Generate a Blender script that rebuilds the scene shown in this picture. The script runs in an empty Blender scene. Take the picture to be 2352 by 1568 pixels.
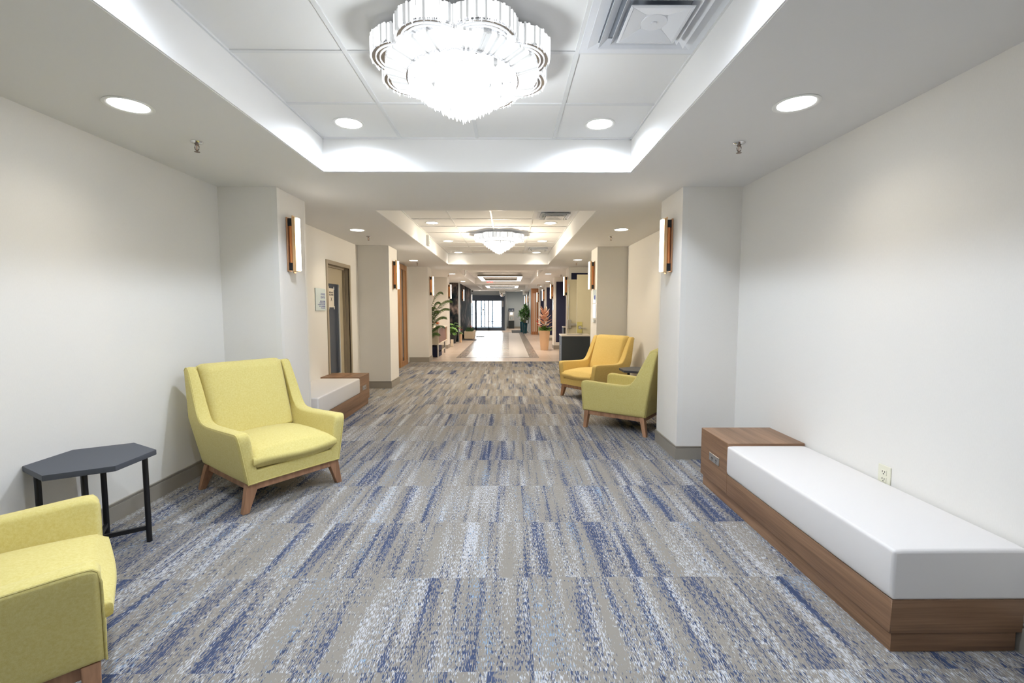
import bpy, bmesh, math, random
from mathutils import Vector, Matrix
random.seed(11)
PI = math.pi
S = bpy.context.scene
COL = S.collection

# ------------------------------------------------------------------ camera
cam_d = bpy.data.cameras.new('camera'); cam = bpy.data.objects.new('camera', cam_d); COL.objects.link(cam)
cam_d.sensor_fit = 'HORIZONTAL'; cam_d.sensor_width = 36.0; cam_d.lens = 1042/2352*36
cam_d.clip_start = .03; cam_d.clip_end = 400
cam.location = (0, 0, 1.4); cam.rotation_euler = (PI/2-.0722, 0, -.0083)
S.camera = cam
# ------------------------------------------------------------------ view, world
S.view_settings.view_transform = 'Standard'; S.view_settings.look = 'None'
S.view_settings.gamma = 1; S.view_settings.use_curve_mapping = False
S.view_settings.exposure = 0.92
S.cycles.use_light_tree = False; S.cycles.use_denoising = True; S.cycles.use_adaptive_sampling = True; S.cycles.adaptive_threshold = .04
S.cycles.max_bounces = 7; S.cycles.diffuse_bounces = 5; S.cycles.glossy_bounces = 4
S.cycles.transmission_bounces = 4; S.cycles.transparent_max_bounces = 8
S.cycles.sample_clamp_indirect = 6; S.cycles.caustics_reflective = False; S.cycles.caustics_refractive = False
W = bpy.data.worlds.new('daylight'); S.world = W; W.use_nodes = True
W.node_tree.nodes['Background'].inputs[0].default_value = (.86, .94, 1, 1)
W.node_tree.nodes['Background'].inputs[1].default_value = 12.0
# light levels (watts) of the lamps, set here and used by the lamp builders below
COOL = (.76, .85, 1.0); SOFT = (1, .91, .78); NEUTRAL = (1, .86, .66); WARM = (1, .86, .69)
P_NEAR = 13.0; P_COFFER = 84.0; P_MID = 24.0; P_FAR = 76.0; P_CHAND = 12.0
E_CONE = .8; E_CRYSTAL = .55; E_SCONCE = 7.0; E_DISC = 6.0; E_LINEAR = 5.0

# ------------------------------------------------------------------ helpers
def srgb(r, g, b):
    f = lambda c: (c/255/12.92) if c/255 <= .04045 else ((c/255+.055)/1.055)**2.4
    return (f(r), f(g), f(b), 1)

def mat(name, col, rough=.5, metal=0, spec=.5, emit=None, estr=0):
    m = bpy.data.materials.new(name); m.use_nodes = True
    b = m.node_tree.nodes['Principled BSDF']
    b.inputs['Base Color'].default_value = col; b.inputs['Roughness'].default_value = rough
    b.inputs['Metallic'].default_value = metal; b.inputs['Specular IOR Level'].default_value = spec
    if emit:
        b.inputs['Emission Color'].default_value = (*emit, 1); b.inputs['Emission Strength'].default_value = estr
    return m

class NT:
    """small node-tree builder"""
    def __init__(s, m):
        s.t = m.node_tree; s.b = s.t.nodes['Principled BSDF']
    def n(s, typ, **kw):
        x = s.t.nodes.new(typ)
        for k, v in kw.items():
            if k.startswith('i_'): x.inputs[k[2:].replace('_', ' ')].default_value = v
            else: setattr(x, k, v)
        return x
    def l(s, a, b): s.t.links.new(a, b)
    def math(s, op, a, b=None, clamp=False):
        x = s.t.nodes.new('ShaderNodeMath'); x.operation = op; x.use_clamp = clamp
        for i, v in enumerate((a, b)):
            if v is None: continue
            if isinstance(v, (int, float)): x.inputs[i].default_value = v
            else: s.l(v, x.inputs[i])
        return x.outputs[0]
    def sep(s, v):
        x = s.n('ShaderNodeSeparateXYZ'); s.l(v, x.inputs[0]); return x.outputs
    def comb(s, x, y, z=0):
        c = s.n('ShaderNodeCombineXYZ')
        for i, v in enumerate((x, y, z)):
            if isinstance(v, (int, float)): c.inputs[i].default_value = v
            else: s.l(v, c.inputs[i])
        return c.outputs[0]
    def noise(s, vec, scale=1, detail=2, rough=.5):
        x = s.n('ShaderNodeTexNoise'); x.inputs['Scale'].default_value = scale
        x.inputs['Detail'].default_value = detail; x.inputs['Roughness'].default_value = rough
        if vec is not None: s.l(vec, x.inputs['Vector'])
        return x.outputs['Fac']
    def mix(s, f, a, b):
        x = s.n('ShaderNodeMix', data_type='RGBA')
        if isinstance(f, (int, float)): x.inputs[0].default_value = f
        else: s.l(f, x.inputs[0])
        for i, v in ((6, a), (7, b)):
            if isinstance(v, tuple): x.inputs[i].default_value = v
            else: s.l(v, x.inputs[i])
        return x.outputs[2]
    def ramp(s, f, *stops):
        x = s.n('ShaderNodeValToRGB'); s.l(f, x.inputs[0]); e = x.color_ramp.elements
        while len(e) < len(stops): e.new(.5)
        for i, (p, c) in enumerate(stops): e[i].position = p; e[i].color = c
        return x.outputs[0]
    def step(s, v, lo, hi):
        x = s.n('ShaderNodeMapRange'); s.l(v, x.inputs[0])
        for i, q in ((1, lo), (2, hi)):
            if isinstance(q, (int, float)): x.inputs[i].default_value = q
            else: s.l(q, x.inputs[i])
        return x.outputs[0]
    def bump(s, h, strength=.2, dist=.01):
        x = s.n('ShaderNodeBump'); x.inputs['Strength'].default_value = strength; x.inputs['Distance'].default_value = dist
        s.l(h, x.inputs['Height']); s.l(x.outputs[0], s.b.inputs['Normal'])
    def obj(s): return s.n('ShaderNodeTexCoord').outputs['Object']

# ------------------------------------------------------------------ materials
def wall_mat(name, col):
    m = mat(name, col, .75, 0, .25); t = NT(m); o = t.obj(); x, y, z = t.sep(o)
    nz = t.noise(t.comb(t.math('MULTIPLY', x, 300), t.math('MULTIPLY', y, 300), t.math('MULTIPLY', z, 60)), 1, 2)
    a = tuple(c*.97 for c in col[:3])+(1,)
    t.l(t.mix(nz, a, tuple(min(1, c*1.03) for c in col[:3])+(1,)), t.b.inputs['Base Color']); t.bump(nz, .05, .002)
    return m
M = {}
M['wall'] = wall_mat('wall_vinyl', (.80, .78, .735, 1))
M['grey_wall'] = wall_mat('grey_wall_paint', srgb(178, 186, 192))
M['ceil'] = mat('ceiling_paint', (.78, .775, .76, 1), .8, 0, .2)
M['coffer'] = mat('coffer_paint', (.82, .815, .80, 1), .8, 0, .2)
M['tile'] = mat('ceiling_tile', (.84, .84, .83, 1), .85, 0, .1)
M['tbar'] = mat('ceiling_grid_bar', (.76, .77, .77, 1), .5, 0, .3)
M['guard'] = mat('corner_guard', (.80, .785, .745, 1), .5)
M['base'] = mat('rubber_base', srgb(150, 144, 134), .5)
M['frame_taupe'] = mat('taupe_paint', srgb(160, 148, 128), .45)
M['door_taupe'] = mat('door_paint', srgb(186, 174, 148), .45)
M['door_cream'] = mat('cream_door', srgb(206, 198, 168), .45)
M['dark_glass'] = mat('dark_glass', srgb(62, 70, 84), .12)
M['white'] = mat('white_plastic', srgb(236, 236, 232), .4)
M['backlit_copper'] = mat('backlit_copper', (.90, .36, .13, 1), .28, .25); M['sprinkler'] = mat('sprinkler_metal', (.30, .24, .20, 1), .35, .8)  # copper colour brightened to carry the orange glow of the sconce backlight
M['paper'] = mat('paper', srgb(232, 224, 210), .7)
M['ivory'] = mat('ivory_plastic', srgb(226, 224, 204), .35)
M['black'] = mat('black_paint', srgb(20, 20, 22), .4)
M['slot'] = mat('dark_slot', srgb(30, 30, 30), .6)
M['chrome'] = mat('chrome', (.75, .76, .78, 1), .08, 1)
M['mirror'] = mat('mirror', (.9, .9, .9, 1), .02, 1)
M['steel'] = mat('brushed_steel', (.62, .62, .62, 1), .3, 1)
M['copper'] = mat('copper', (.80, .40, .20, 1), .35, .6)
M['bronze'] = mat('bronze', (.56, .32, .18, 1), .4, .5)
M['gold'] = mat('gold_channel', (.76, .50, .26, 1), .35, .5)
M['blue_ink'] = mat('blue_ink', srgb(52, 56, 150), .5)
M['black_ink'] = mat('black_ink', srgb(40, 34, 34), .6)
M['white_ink'] = mat('white_ink', srgb(225, 228, 232), .5)
M['sign_glass'] = mat('frosted_sign', srgb(205, 220, 222), .2)
M['navy'] = mat('navy_panel', srgb(30, 34, 66), .8)
M['slate_door'] = mat('slate_aluminium', srgb(62, 76, 96), .4)
M['slate_cab'] = mat('slate_laminate', srgb(44, 50, 54), .5)
M['slate_side'] = mat('blue_slate_side', srgb(86, 100, 120), .5)
M['stone'] = mat('pale_stone_top', srgb(214, 206, 194), .3)
M['teal'] = mat('teal_glaze', srgb(16, 70, 84), .12)
M['tan_pot'] = mat('tan_pot', srgb(222, 186, 150), .6)
M['cream_box'] = mat('cream_planter', srgb(214, 198, 172), .6)
M['soil'] = mat('soil', srgb(60, 46, 36), .9)
M['table'] = mat('slate_table_top', srgb(72, 76, 84), .55)
M['mat'] = mat('door_mat', srgb(58, 62, 66), .9)
M['lamp_grey'] = mat('dark_taupe_metal', srgb(120, 114, 102), .5); M['vent'] = mat('vent_enamel', srgb(230, 233, 238), .35); M['duct_grey'] = mat('duct_grey', srgb(150, 156, 164), .6)
M['cream_lac'] = mat('cream_lacquer', srgb(224, 212, 192), .35)
M['red'] = mat('red_petal', srgb(210, 60, 44), .6)
M['red_lit'] = mat('exit_letters', srgb(230, 30, 30), .5, 0, .5, (1, .06, .05), 1.6)
M['screen'] = mat('lit_screen', srgb(220, 220, 240), .3, 0, .5, (.9, .9, 1), .9)
M['orange'] = mat('orange_petal', srgb(222, 130, 60), .6)
M['disc'] = mat('led_disc', (.9, .9, .9, 1), .5, 0, .2, (.95, .98, 1), E_DISC)
M['disc_warm'] = mat('led_disc_warm', (.9, .9, .9, 1), .5, 0, .2, (1, .96, .88), E_DISC)
M['sconce_glow'] = mat('sconce_diffuser', (.9, .9, .9, 1), .5, 0, .2, (1, .93, .84), E_SCONCE)
M['linear_glow'] = mat('linear_diffuser', (.9, .9, .9, 1), .5, 0, .2, (1, .89, .78), E_LINEAR)
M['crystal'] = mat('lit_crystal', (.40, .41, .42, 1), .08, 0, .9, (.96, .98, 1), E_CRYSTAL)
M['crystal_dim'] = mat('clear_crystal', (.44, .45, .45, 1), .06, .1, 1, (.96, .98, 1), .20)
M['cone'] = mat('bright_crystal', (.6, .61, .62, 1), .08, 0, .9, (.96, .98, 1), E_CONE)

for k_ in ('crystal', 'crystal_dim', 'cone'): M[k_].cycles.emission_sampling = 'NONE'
def wood(name, dark, light, axis, rough=.38, sc=1.0, turn=False):
    m = mat(name, light, rough, 0, .4); t = NT(m); c = list(t.sep(t.obj()))
    k = [60*sc, 60*sc, 60*sc]; k[axis] = 2.2*sc
    v = t.comb(*[t.math('MULTIPLY', c[i], k[i]) for i in range(3)])
    if turn:                                     # end-grain faces of the bench run their grain crosswise
        k2 = [2.2*sc, 60*sc, 60*sc]; v2 = t.comb(*[t.math('MULTIPLY', c[i], k2[i]) for i in range(3)])
        ny = t.math('GREATER_THAN', t.math('ABSOLUTE', t.sep(t.n('ShaderNodeNewGeometry').outputs['Normal'])[1]), .7)
        x_ = t.n('ShaderNodeMix', data_type='VECTOR'); t.l(ny, x_.inputs[0]); t.l(v, x_.inputs[4]); t.l(v2, x_.inputs[5]); v = x_.outputs[1]
    a = t.noise(v, .28, 3, .6); b = t.noise(v, 2.0, 3, .6)
    f = t.math('ADD', t.math('MULTIPLY', a, .75), t.math('MULTIPLY', b, .25))
    mid = tuple((dark[i]+light[i])/2 for i in range(3))+(1,)
    t.l(t.ramp(f, (.34, dark), (.5, mid), (.64, light)), t.b.inputs['Base Color'])
    return m
M['bench_wood'] = wood('bench_walnut', srgb(106, 79, 57), srgb(158, 123, 94), 1, turn=True)
M['leg_wood'] = wood('leg_walnut', srgb(136, 99, 73), srgb(178, 136, 104), 2)
M['door_wood'] = wood('door_oak', srgb(150, 106, 66), srgb(190, 144, 98), 2)
M['slat_wood'] = wood('slat_oak', srgb(158, 104, 66), srgb(196, 140, 96), 2)
M['cab_wood'] = wood('cabinet_walnut', srgb(112, 74, 62), srgb(160, 116, 100), 2)

def fabric(name, base, alt):
    m = mat(name, base, .95, 0, .1); t = NT(m); o = t.obj()
    a = t.noise(o, 95, 4, .65); b = t.noise(o, 420, 2)
    f = t.math('ADD', t.math('MULTIPLY', a, .7), t.math('MULTIPLY', b, .3))
    t.l(t.ramp(f, (.36, alt), (.62, base)), t.b.inputs['Base Color']); t.bump(b, .25, .002)
    t.b.inputs['Sheen Weight'].default_value = .15
    return m
M['fab_green'] = fabric('chartreuse_fabric', srgb(214, 202, 134), srgb(204, 188, 112))
M['fab_warm_lit'] = fabric('warm_lit_fabric', srgb(228, 202, 130), srgb(218, 188, 110))  # same chartreuse cloth, with the warm hall light put into its colour
M['vinyl'] = mat('white_vinyl', srgb(222, 219, 216), .45, 0, .4)

def carpet():
    m = mat('carpet_tiles', srgb(160, 150, 135), .95, 0, .05); t = NT(m); x, y, z = t.sep(t.obj())
    T = .6153
    ty = t.math('DIVIDE', t.math('SUBTRACT', y, 1.659-T*12), T); row = t.math('FLOOR', ty)
    tx = t.math('DIVIDE', t.math('ADD', x, 9.13), T); cl = t.math('FLOOR', tx)
    # every tile shows its own cut of the striated pattern
    sh = t.math('ADD', t.math('MULTIPLY', row, 7.37), t.math('MULTIPLY', cl, 3.71))
    xs = t.math('ADD', x, sh); ys = t.math('ADD', y, t.math('MULTIPLY', sh, .73))
    band = lambda off, sx, sy, det: t.noise(t.comb(t.math('MULTIPLY', t.math('ADD', xs, off), sx), t.math('MULTIPLY', ys, sy), off), 1, det, .55)
    bB = t.math('ADD', t.math('MULTIPLY', band(3.1, 11, .8, 4), .62), t.math('MULTIPLY', band(88.0, 34, .5, 2), .38)); bW = band(23.7, 12, .7, 4); bL = band(51.2, 9, 1.2, 2)
    wn = t.n('ShaderNodeTexWhiteNoise', noise_dimensions='2D'); t.l(t.comb(row, cl), wn.inputs['Vector'])
    bB = t.math('ADD', bB, t.math('MULTIPLY', t.math('SUBTRACT', wn.outputs['Value'], .5), .085))
    fine = lambda off, sx, sy: t.noise(t.comb(t.math('MULTIPLY', xs, sx), t.math('MULTIPLY', ys, sy), off), 1, 1, .5)
    fB = fine(1.0, 250, 36); fW = fine(9.0, 280, 38); fL = fine(17.0, 240, 36)
    def mask(f, b, c0, gain):
        th = t.math('SUBTRACT', c0, t.math('MULTIPLY', t.math('SUBTRACT', b, .5), gain))
        return t.step(f, th, t.math('ADD', th, .035))
    grain = t.noise(t.comb(t.math('MULTIPLY', x, 500), t.math('MULTIPLY', y, 500), 0), 1, 2)
    taupe = t.mix(grain, srgb(128, 123, 115), srgb(151, 145, 136))
    blue = t.mix(band(71, 30, 5, 1), srgb(46, 56, 84), srgb(86, 97, 124))
    c = t.mix(mask(fW, bW, .598, .80), taupe, srgb(188, 189, 193))
    c = t.mix(mask(fL, bL, .70, .7), c, srgb(132, 156, 182))
    c = t.mix(mask(fB, bB, .585, 1.55), c, blue)
    t.l(c, t.b.inputs['Base Color']); t.bump(grain, .3, .003)
    return m
M['carpet'] = carpet()

def lobby_tile():
    m = mat('lobby_plank_tile', srgb(216, 198, 180), .27, 0, .5); t = NT(m); o = t.obj(); x, y, z = t.sep(o)
    br = t.n('ShaderNodeTexBrick'); t.l(o, br.inputs['Vector'])
    br.inputs['Color1'].default_value = srgb(206, 190, 178); br.inputs['Color2'].default_value = srgb(196, 180, 168)
    br.inputs['Mortar'].default_value = srgb(180, 160, 146); br.inputs['Scale'].default_value = 1
    br.inputs['Brick Width'].default_value = 1.2; br.inputs['Row Height'].default_value = .2; br.inputs['Mortar Size'].default_value = .004
    base = br.outputs['Color']
    pale = t.mix(t.noise(t.comb(t.math('MULTIPLY', x, 3), t.math('MULTIPLY', y, 20), 0), 1, 3), srgb(212, 206, 202), srgb(198, 192, 187))  # paler inner field has the entrance reflection put into its colour
    dark = t.mix(t.noise(t.comb(t.math('MULTIPLY', x, 20), t.math('MULTIPLY', y, 3), 0), 1, 3), srgb(120, 108, 100), srgb(146, 134, 126))
    def rng(v, a, b): return t.math('MULTIPLY', t.math('GREATER_THAN', v, a), t.math('LESS_THAN', v, b))
    outer = t.math('MULTIPLY', rng(x, -1.49, .885), rng(y, 12.83, 27.0))
    inner = t.math('MULTIPLY', rng(x, -1.22, .61), rng(y, 13.1, 26.8))
    c = t.mix(outer, base, dark); c = t.mix(inner, c, pale)
    dash = t.math('MULTIPLY', rng(t.math('FRACT', t.math('DIVIDE', y, .385)), 0, .36), t.math('MULTIPLY', rng(x, -.24, .03), rng(y, 13.2, 26.6)))
    dash2 = t.math('MULTIPLY', rng(t.math('FRACT', t.math('DIVIDE', y, .385)), 0, .36), t.math('MULTIPLY', rng(x, -.66, -.40), rng(y, 13.2, 26.6)))
    c = t.mix(t.math('MAXIMUM', dash, dash2), c, srgb(128, 122, 120))
    t.l(c, t.b.inputs['Base Color'])
    return m
M['lobby'] = lobby_tile()

def mural():
    m = mat('mural_print', srgb(20, 28, 34), .3); t = NT(m); o = t.obj(); x, y, z = t.sep(o)
    v = t.comb(t.math('ADD', x, t.math('MULTIPLY', y, .6)), t.math('MULTIPLY', z, .7), t.math('MULTIPLY', y, .35))
    n1 = t.noise(v, 1.7, 6, .62); n2 = t.noise(v, 5.5, 5, .6)
    f = t.math('ADD', t.math('MULTIPLY', n1, .7), t.math('MULTIPLY', n2, .3))
    t.l(t.ramp(f, (.44, srgb(14, 26, 34)), (.52, srgb(50, 50, 52)), (.60, srgb(112, 100, 96)), (.70, srgb(168, 152, 144))), t.b.inputs['Base Color'])
    return m
M['mural'] = mural(); M['mural'].node_tree.nodes['Principled BSDF'].inputs['Roughness'].default_value = .7; M['mural'].node_tree.nodes['Principled BSDF'].inputs['Specular IOR Level'].default_value = .04

def glass():
    m = bpy.data.materials.new('clear_glass'); m.use_nodes = True; t = m.node_tree
    t.nodes.remove(t.nodes['Principled BSDF']); out = t.nodes['Material Output']
    a = t.nodes.new('ShaderNodeBsdfTransparent'); b = t.nodes.new('ShaderNodeBsdfGlossy'); b.inputs['Roughness'].default_value = .02
    a.inputs[0].default_value = (.93, .96, .97, 1)
    mx = t.nodes.new('ShaderNodeMixShader'); mx.inputs[0].default_value = .06
    t.links.new(a.outputs[0], mx.inputs[1]); t.links.new(b.outputs[0], mx.inputs[2]); t.links.new(mx.outputs[0], out.inputs[0])
    return m
M['glass'] = glass()

def leaf(name, a, b, rough=.4):
    m = mat(name, a, rough, 0, .4); t = NT(m)
    t.l(t.mix(t.step(t.noise(t.obj(), 9, 3), .35, .65), a, b), t.b.inputs['Base Color'])
    t.b.inputs['Subsurface Weight'].default_value = 0
    return m
M['palm'] = leaf('palm_leaf', srgb(44, 78, 40), srgb(116, 140, 78))
M['green'] = leaf('green_leaf', srgb(40, 92, 40), srgb(128, 168, 84))
M['dracaena'] = leaf('dracaena_leaf', srgb(34, 84, 48), srgb(110, 160, 84))
M['rubber'] = leaf('rubber_leaf', srgb(178, 112, 88), srgb(236, 206, 180))
M['grass'] = leaf('grass_leaf', srgb(30, 70, 42), srgb(80, 110, 70))
M['stem'] = mat('plant_stem', srgb(96, 96, 62), .7)

# ------------------------------------------------------------------ mesh builder
class MB:
    def __init__(s): s.b = bmesh.new()
    def box(s, x0, x1, y0, y1, z0, z1, mi=0):
        v = [s.b.verts.new(p) for p in ((x0,y0,z0),(x1,y0,z0),(x1,y1,z0),(x0,y1,z0),(x0,y0,z1),(x1,y0,z1),(x1,y1,z1),(x0,y1,z1))]
        for f in ((3,2,1,0),(4,5,6,7),(0,1,5,4),(1,2,6,5),(2,3,7,6),(3,0,4,7)):
            s.b.faces.new([v[i] for i in f]).material_index = mi
        return v
    def hexa(s, bot, top, mi=0):
        n = len(bot); a = [s.b.verts.new(p) for p in bot]; b = [s.b.verts.new(p) for p in top]
        s.b.faces.new(a[::-1]).material_index = mi; s.b.faces.new(b).material_index = mi
        for i in range(n): s.b.faces.new((a[i], a[(i+1) % n], b[(i+1) % n], b[i])).material_index = mi
    def prism(s, pts, z0, z1, mi=0): s.hexa([(x, y, z0) for x, y in pts], [(x, y, z1) for x, y in pts], mi)
    def lathe(s, prof, n=32, c=(0, 0, 0), mi=0):
        rings = []
        for r, z in prof:
            if r < 1e-6: rings.append([s.b.verts.new((c[0], c[1], c[2]+z))])
            else: rings.append([s.b.verts.new((c[0]+r*math.cos(2*PI*i/n), c[1]+r*math.sin(2*PI*i/n), c[2]+z)) for i in range(n)])
        for p, q in zip(rings, rings[1:]):
            for i in range(n):
                j = (i+1) % n
                vs = ([p[0]] if len(p) == 1 else [p[i], p[j]])+([q[0]] if len(q) == 1 else [q[j], q[i]])
                if len(vs) > 2: s.b.faces.new(vs).material_index = mi
    def tube(s, pts, r, n=8, mi=0, cap=True):
        pts = [Vector(p) for p in pts]; rs = r if isinstance(r, (list, tuple)) else [r]*len(pts)
        rings = []; up = Vector((0, 0, 1))
        for i, p in enumerate(pts):
            d = (pts[min(i+1, len(pts)-1)]-pts[max(i-1, 0)]).normalized()
            a = d.cross(up if abs(d.z) < .95 else Vector((1, 0, 0))).normalized(); b = d.cross(a)
            rings.append([s.b.verts.new(p+(a*math.cos(2*PI*k/n)+b*math.sin(2*PI*k/n))*rs[i]) for k in range(n)])
        for p, q in zip(rings, rings[1:]):
            for k in range(n): s.b.faces.new((p[k], p[(k+1) % n], q[(k+1) % n], q[k])).material_index = mi
        if cap: s.b.faces.new(rings[0][::-1]).material_index = mi; s.b.faces.new(rings[-1]).material_index = mi
    def cyl(s, c, r, z0, z1, n=24, mi=0): s.lathe([(0, z0), (r, z0), (r, z1), (0, z1)], n, (c[0], c[1], 0), mi)
    def grid(s, rows, mi=0, closed=False):
        vs = [[s.b.verts.new(p) for p in r] for r in rows]
        for a, b in zip(vs, vs[1:]):
            m = len(a)
            for i in range(m if closed else m-1): s.b.faces.new((a[i], a[(i+1) % m], b[(i+1) % m], b[i])).material_index = mi
        return vs
    def strip(s, pts, wid, side, mi=0):
        """leaf blade: a tapering curved strip with a fold along its middle"""
        for (p, q) in zip(range(len(pts)-1), range(1, len(pts))):
            a, b = Vector(pts[p]), Vector(pts[q]); wa, wb = side*wid[p], side*wid[q]; dz = Vector((0, 0, -1))
            va = [a-wa+dz*wid[p]*.35, a, a+wa+dz*wid[p]*.35]; vb = [b-wb+dz*wid[q]*.35, b, b+wb+dz*wid[q]*.35]
            va = [s.b.verts.new(x) for x in va]; vb = [s.b.verts.new(x) for x in vb]
            for i in (0, 1): s.b.faces.new((va[i], va[i+1], vb[i+1], vb[i])).material_index = mi
    def clamp(s, ax, lo, hi):
        for v in s.b.verts: v.co[ax] = min(hi, max(lo, v.co[ax]))
        return s
    def build(s, name, m, parent=None, smooth=False, bevel=0, seg=2, ang=35, loc=None, weld=False):
        if weld: bmesh.ops.remove_doubles(s.b, verts=s.b.verts[:], dist=1e-5)
        bmesh.ops.recalc_face_normals(s.b, faces=s.b.faces[:])
        me = bpy.data.meshes.new(name); s.b.to_mesh(me); s.b.free()
        for mm in (m if isinstance(m, (list, tuple)) else [m]): me.materials.append(M[mm] if isinstance(mm, str) else mm)
        o = bpy.data.objects.new(name, me); COL.objects.link(o)
        if parent: o.parent = parent
        if loc: o.location = loc
        if bevel:
            bv = o.modifiers.new('bevel', 'BEVEL'); bv.width = bevel; bv.segments = seg; bv.limit_method = 'ANGLE'; bv.angle_limit = math.radians(ang)
            bv.harden_normals = False
        if smooth or bevel:
            me.polygons.foreach_set('use_smooth', [True]*len(me.polygons))
            if hasattr(me, 'set_sharp_from_angle'): me.set_sharp_from_angle(angle=math.radians(50 if not bevel else 80))
            if bevel:
                wn = o.modifiers.new('normals', 'WEIGHTED_NORMAL'); wn.keep_sharp = True
        return o

def thing(name, label, cat, loc=(0, 0, 0), rz=0, group=None):
    o = bpy.data.objects.new(name, None); COL.objects.link(o); o.empty_display_size = .1
    o.location = loc; o.rotation_euler = (0, 0, rz); o['label'] = label; o['category'] = cat
    if group: o['group'] = group
    return o
def tag(o, label, cat, group=None, kind=None):
    o['label'] = label; o['category'] = cat
    if group: o['group'] = group
    if kind: o['kind'] = kind
    return o
def struct(o, label=None):
    o['kind'] = 'structure'
    if label: o['label'] = label
    return o
def dup(root, loc, rz, label):
    def cp(o, par):
        c = o.copy(); COL.objects.link(c)
        if par: c.parent = par
        for ch in list(o.children): cp(ch, c)
        return c
    r = cp(root, None); r.location = loc; r.rotation_euler = (0, 0, rz); r['label'] = label
    return r
def lamp(name, typ, energy, col, parent, loc, rot=(0, 0, 0), **kw):
    d = bpy.data.lights.new(name, typ); d.energy = energy; d.color = col
    for k, v in kw.items(): setattr(d, k, v)
    o = bpy.data.objects.new(name, d); COL.objects.link(o); o.parent = parent; o.location = loc; o.rotation_euler = rot
    return o
def text(body, size, m, parent, mtx, name='lettering', align='LEFT', ext=.0006):
    c = bpy.data.curves.new(name, 'FONT'); c.body = body; c.size = size; c.align_x = align; c.extrude = ext
    o = bpy.data.objects.new(name, c); COL.objects.link(o)
    bpy.context.view_layer.update()
    me = bpy.data.meshes.new_from_object(o.evaluated_get(bpy.context.evaluated_depsgraph_get()))
    bpy.data.objects.remove(o); me.name = name; me.materials.clear(); me.materials.append(M[m])
    q = bpy.data.objects.new(name, me); COL.objects.link(q); q.parent = parent; q.matrix_local = mtx
    return q

HS, HC = 2.485, 2.75
XL, XR = -2.6, 2.1            # wall planes
CXL, CXR = -1.475, .988       # ceiling recess sides
COFF = [(-1.2, 3.715), (5.13, 11.29), (12.92, 20.2), (21.25, 26.2)]

# ------------------------------------------------------------------ room shell
b = MB(); b.box(-2.8, 2.3, -3.7, 12.0, -.06, 0); struct(b.build('floor', 'carpet'), 'blue and taupe streaked carpet tiles')
b = MB(); b.box(-2.8, 2.3, 12.0, 33, -.06, 0); struct(b.build('floor_lobby', 'lobby'), 'glossy beige plank tile floor with dark inlaid border')
b = MB(); b.box(-2.6, 2.1, 11.985, 12.02, 0, .004); struct(b.build('trim_1', 'cream_lac'))

b = MB()                                        # left wall, with the opening of the fitness room door
b.box(-2.8, XL, -3.7, 6.55, 0, 2.9); b.box(-2.8, XL, 6.55, 7.525, 2.1, 2.9); b.box(-2.8, XL, 7.525, 33, 0, 2.9)
b.box(-2.95, -2.8, 6.3, 7.8, 0, 2.3)
struct(b.build('wall_left', 'wall'))
b = MB(); b.box(XR, 2.3, -3.7, 24.7, 0, 2.9); struct(b.build('wall_right', 'wall'))
b = MB(); b.box(1.24, 2.3, 24.78, 32.6, 0, 2.9); struct(b.build('wall_lobby_right', 'grey_wall'))
b = MB(); b.box(-2.8, 2.3, -3.8, -3.7, 0, 2.9); struct(b.build('wall_back', 'wall'))
b = MB(); b.box(-2.6, -.23, 29.4, 29.5, 2.26, 2.9); b.box(-.23, -.13, 29.4, 32.6, 0, 2.9); b.box(-.13, 1.24, 32.5, 32.6, 0, 2.9)
struct(b.build('wall_end', 'grey_wall'))

b = MB()                                        # soffit with the recesses left open
ys = [-3.7]
for a, c in COFF: ys += [a, c]
ys.append(28.0)
for i in range(0, len(ys), 2): b.box(XL, XR, ys[i], ys[i+1], HS, 2.9)
for a, c in COFF:
    b.box(XL, CXL, a, c, HS, 2.9); b.box(CXR, XR, a, c, HS, 2.9)
b.box(XL, XR, 28, 33, 2.6, 2.9); b.box(1.0, 1.24, 28, 31.5, 2.36, 2.6)
struct(b.build('ceiling', 'ceil'))
for i, (a, c) in enumerate(COFF):
    b = MB(); b.box(CXL, CXR, a, c, HC, HC+.05); struct(b.build('ceiling_panels', 'tile'))
    b = MB(); w = .006
    b.box(CXL-.001, CXL+.008, a, c, HS+.003, HC); b.box(CXR-.008, CXR+.001, a, c, HS+.003, HC)
    b.box(CXL, CXR, a-.001, a+.008, HS+.003, HC); b.box(CXL, CXR, c-.008, c+.001, HS+.003, HC)
    struct(b.build('trim_%d' % (i+2), 'coffer'))
    b = MB(); g = .012
    for k in range(3):
        x = -.855+.6096*k; b.box(x-g, x+g, a, c, HC-.007, HC)
    y0 = {0: 2.494, 1: 6.9635}.get(i, a+.35)
    y = y0-.6096*10
    while y < c-.03:
        if y > a+.03: b.box(CXL, CXR, y-g, y+g, HC-.006, HC)
        y += .6096
    g = .02; b.box(CXL, CXL+g, a, c, HC-.012, HC); b.box(CXR-g, CXR, a, c, HC-.012, HC); b.box(CXL, CXR, a, a+g, HC-.012, HC); b.box(CXL, CXR, c-g, c, HC-.012, HC)
    struct(b.build('trim_%d' % (i+6), 'tbar'))

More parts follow.
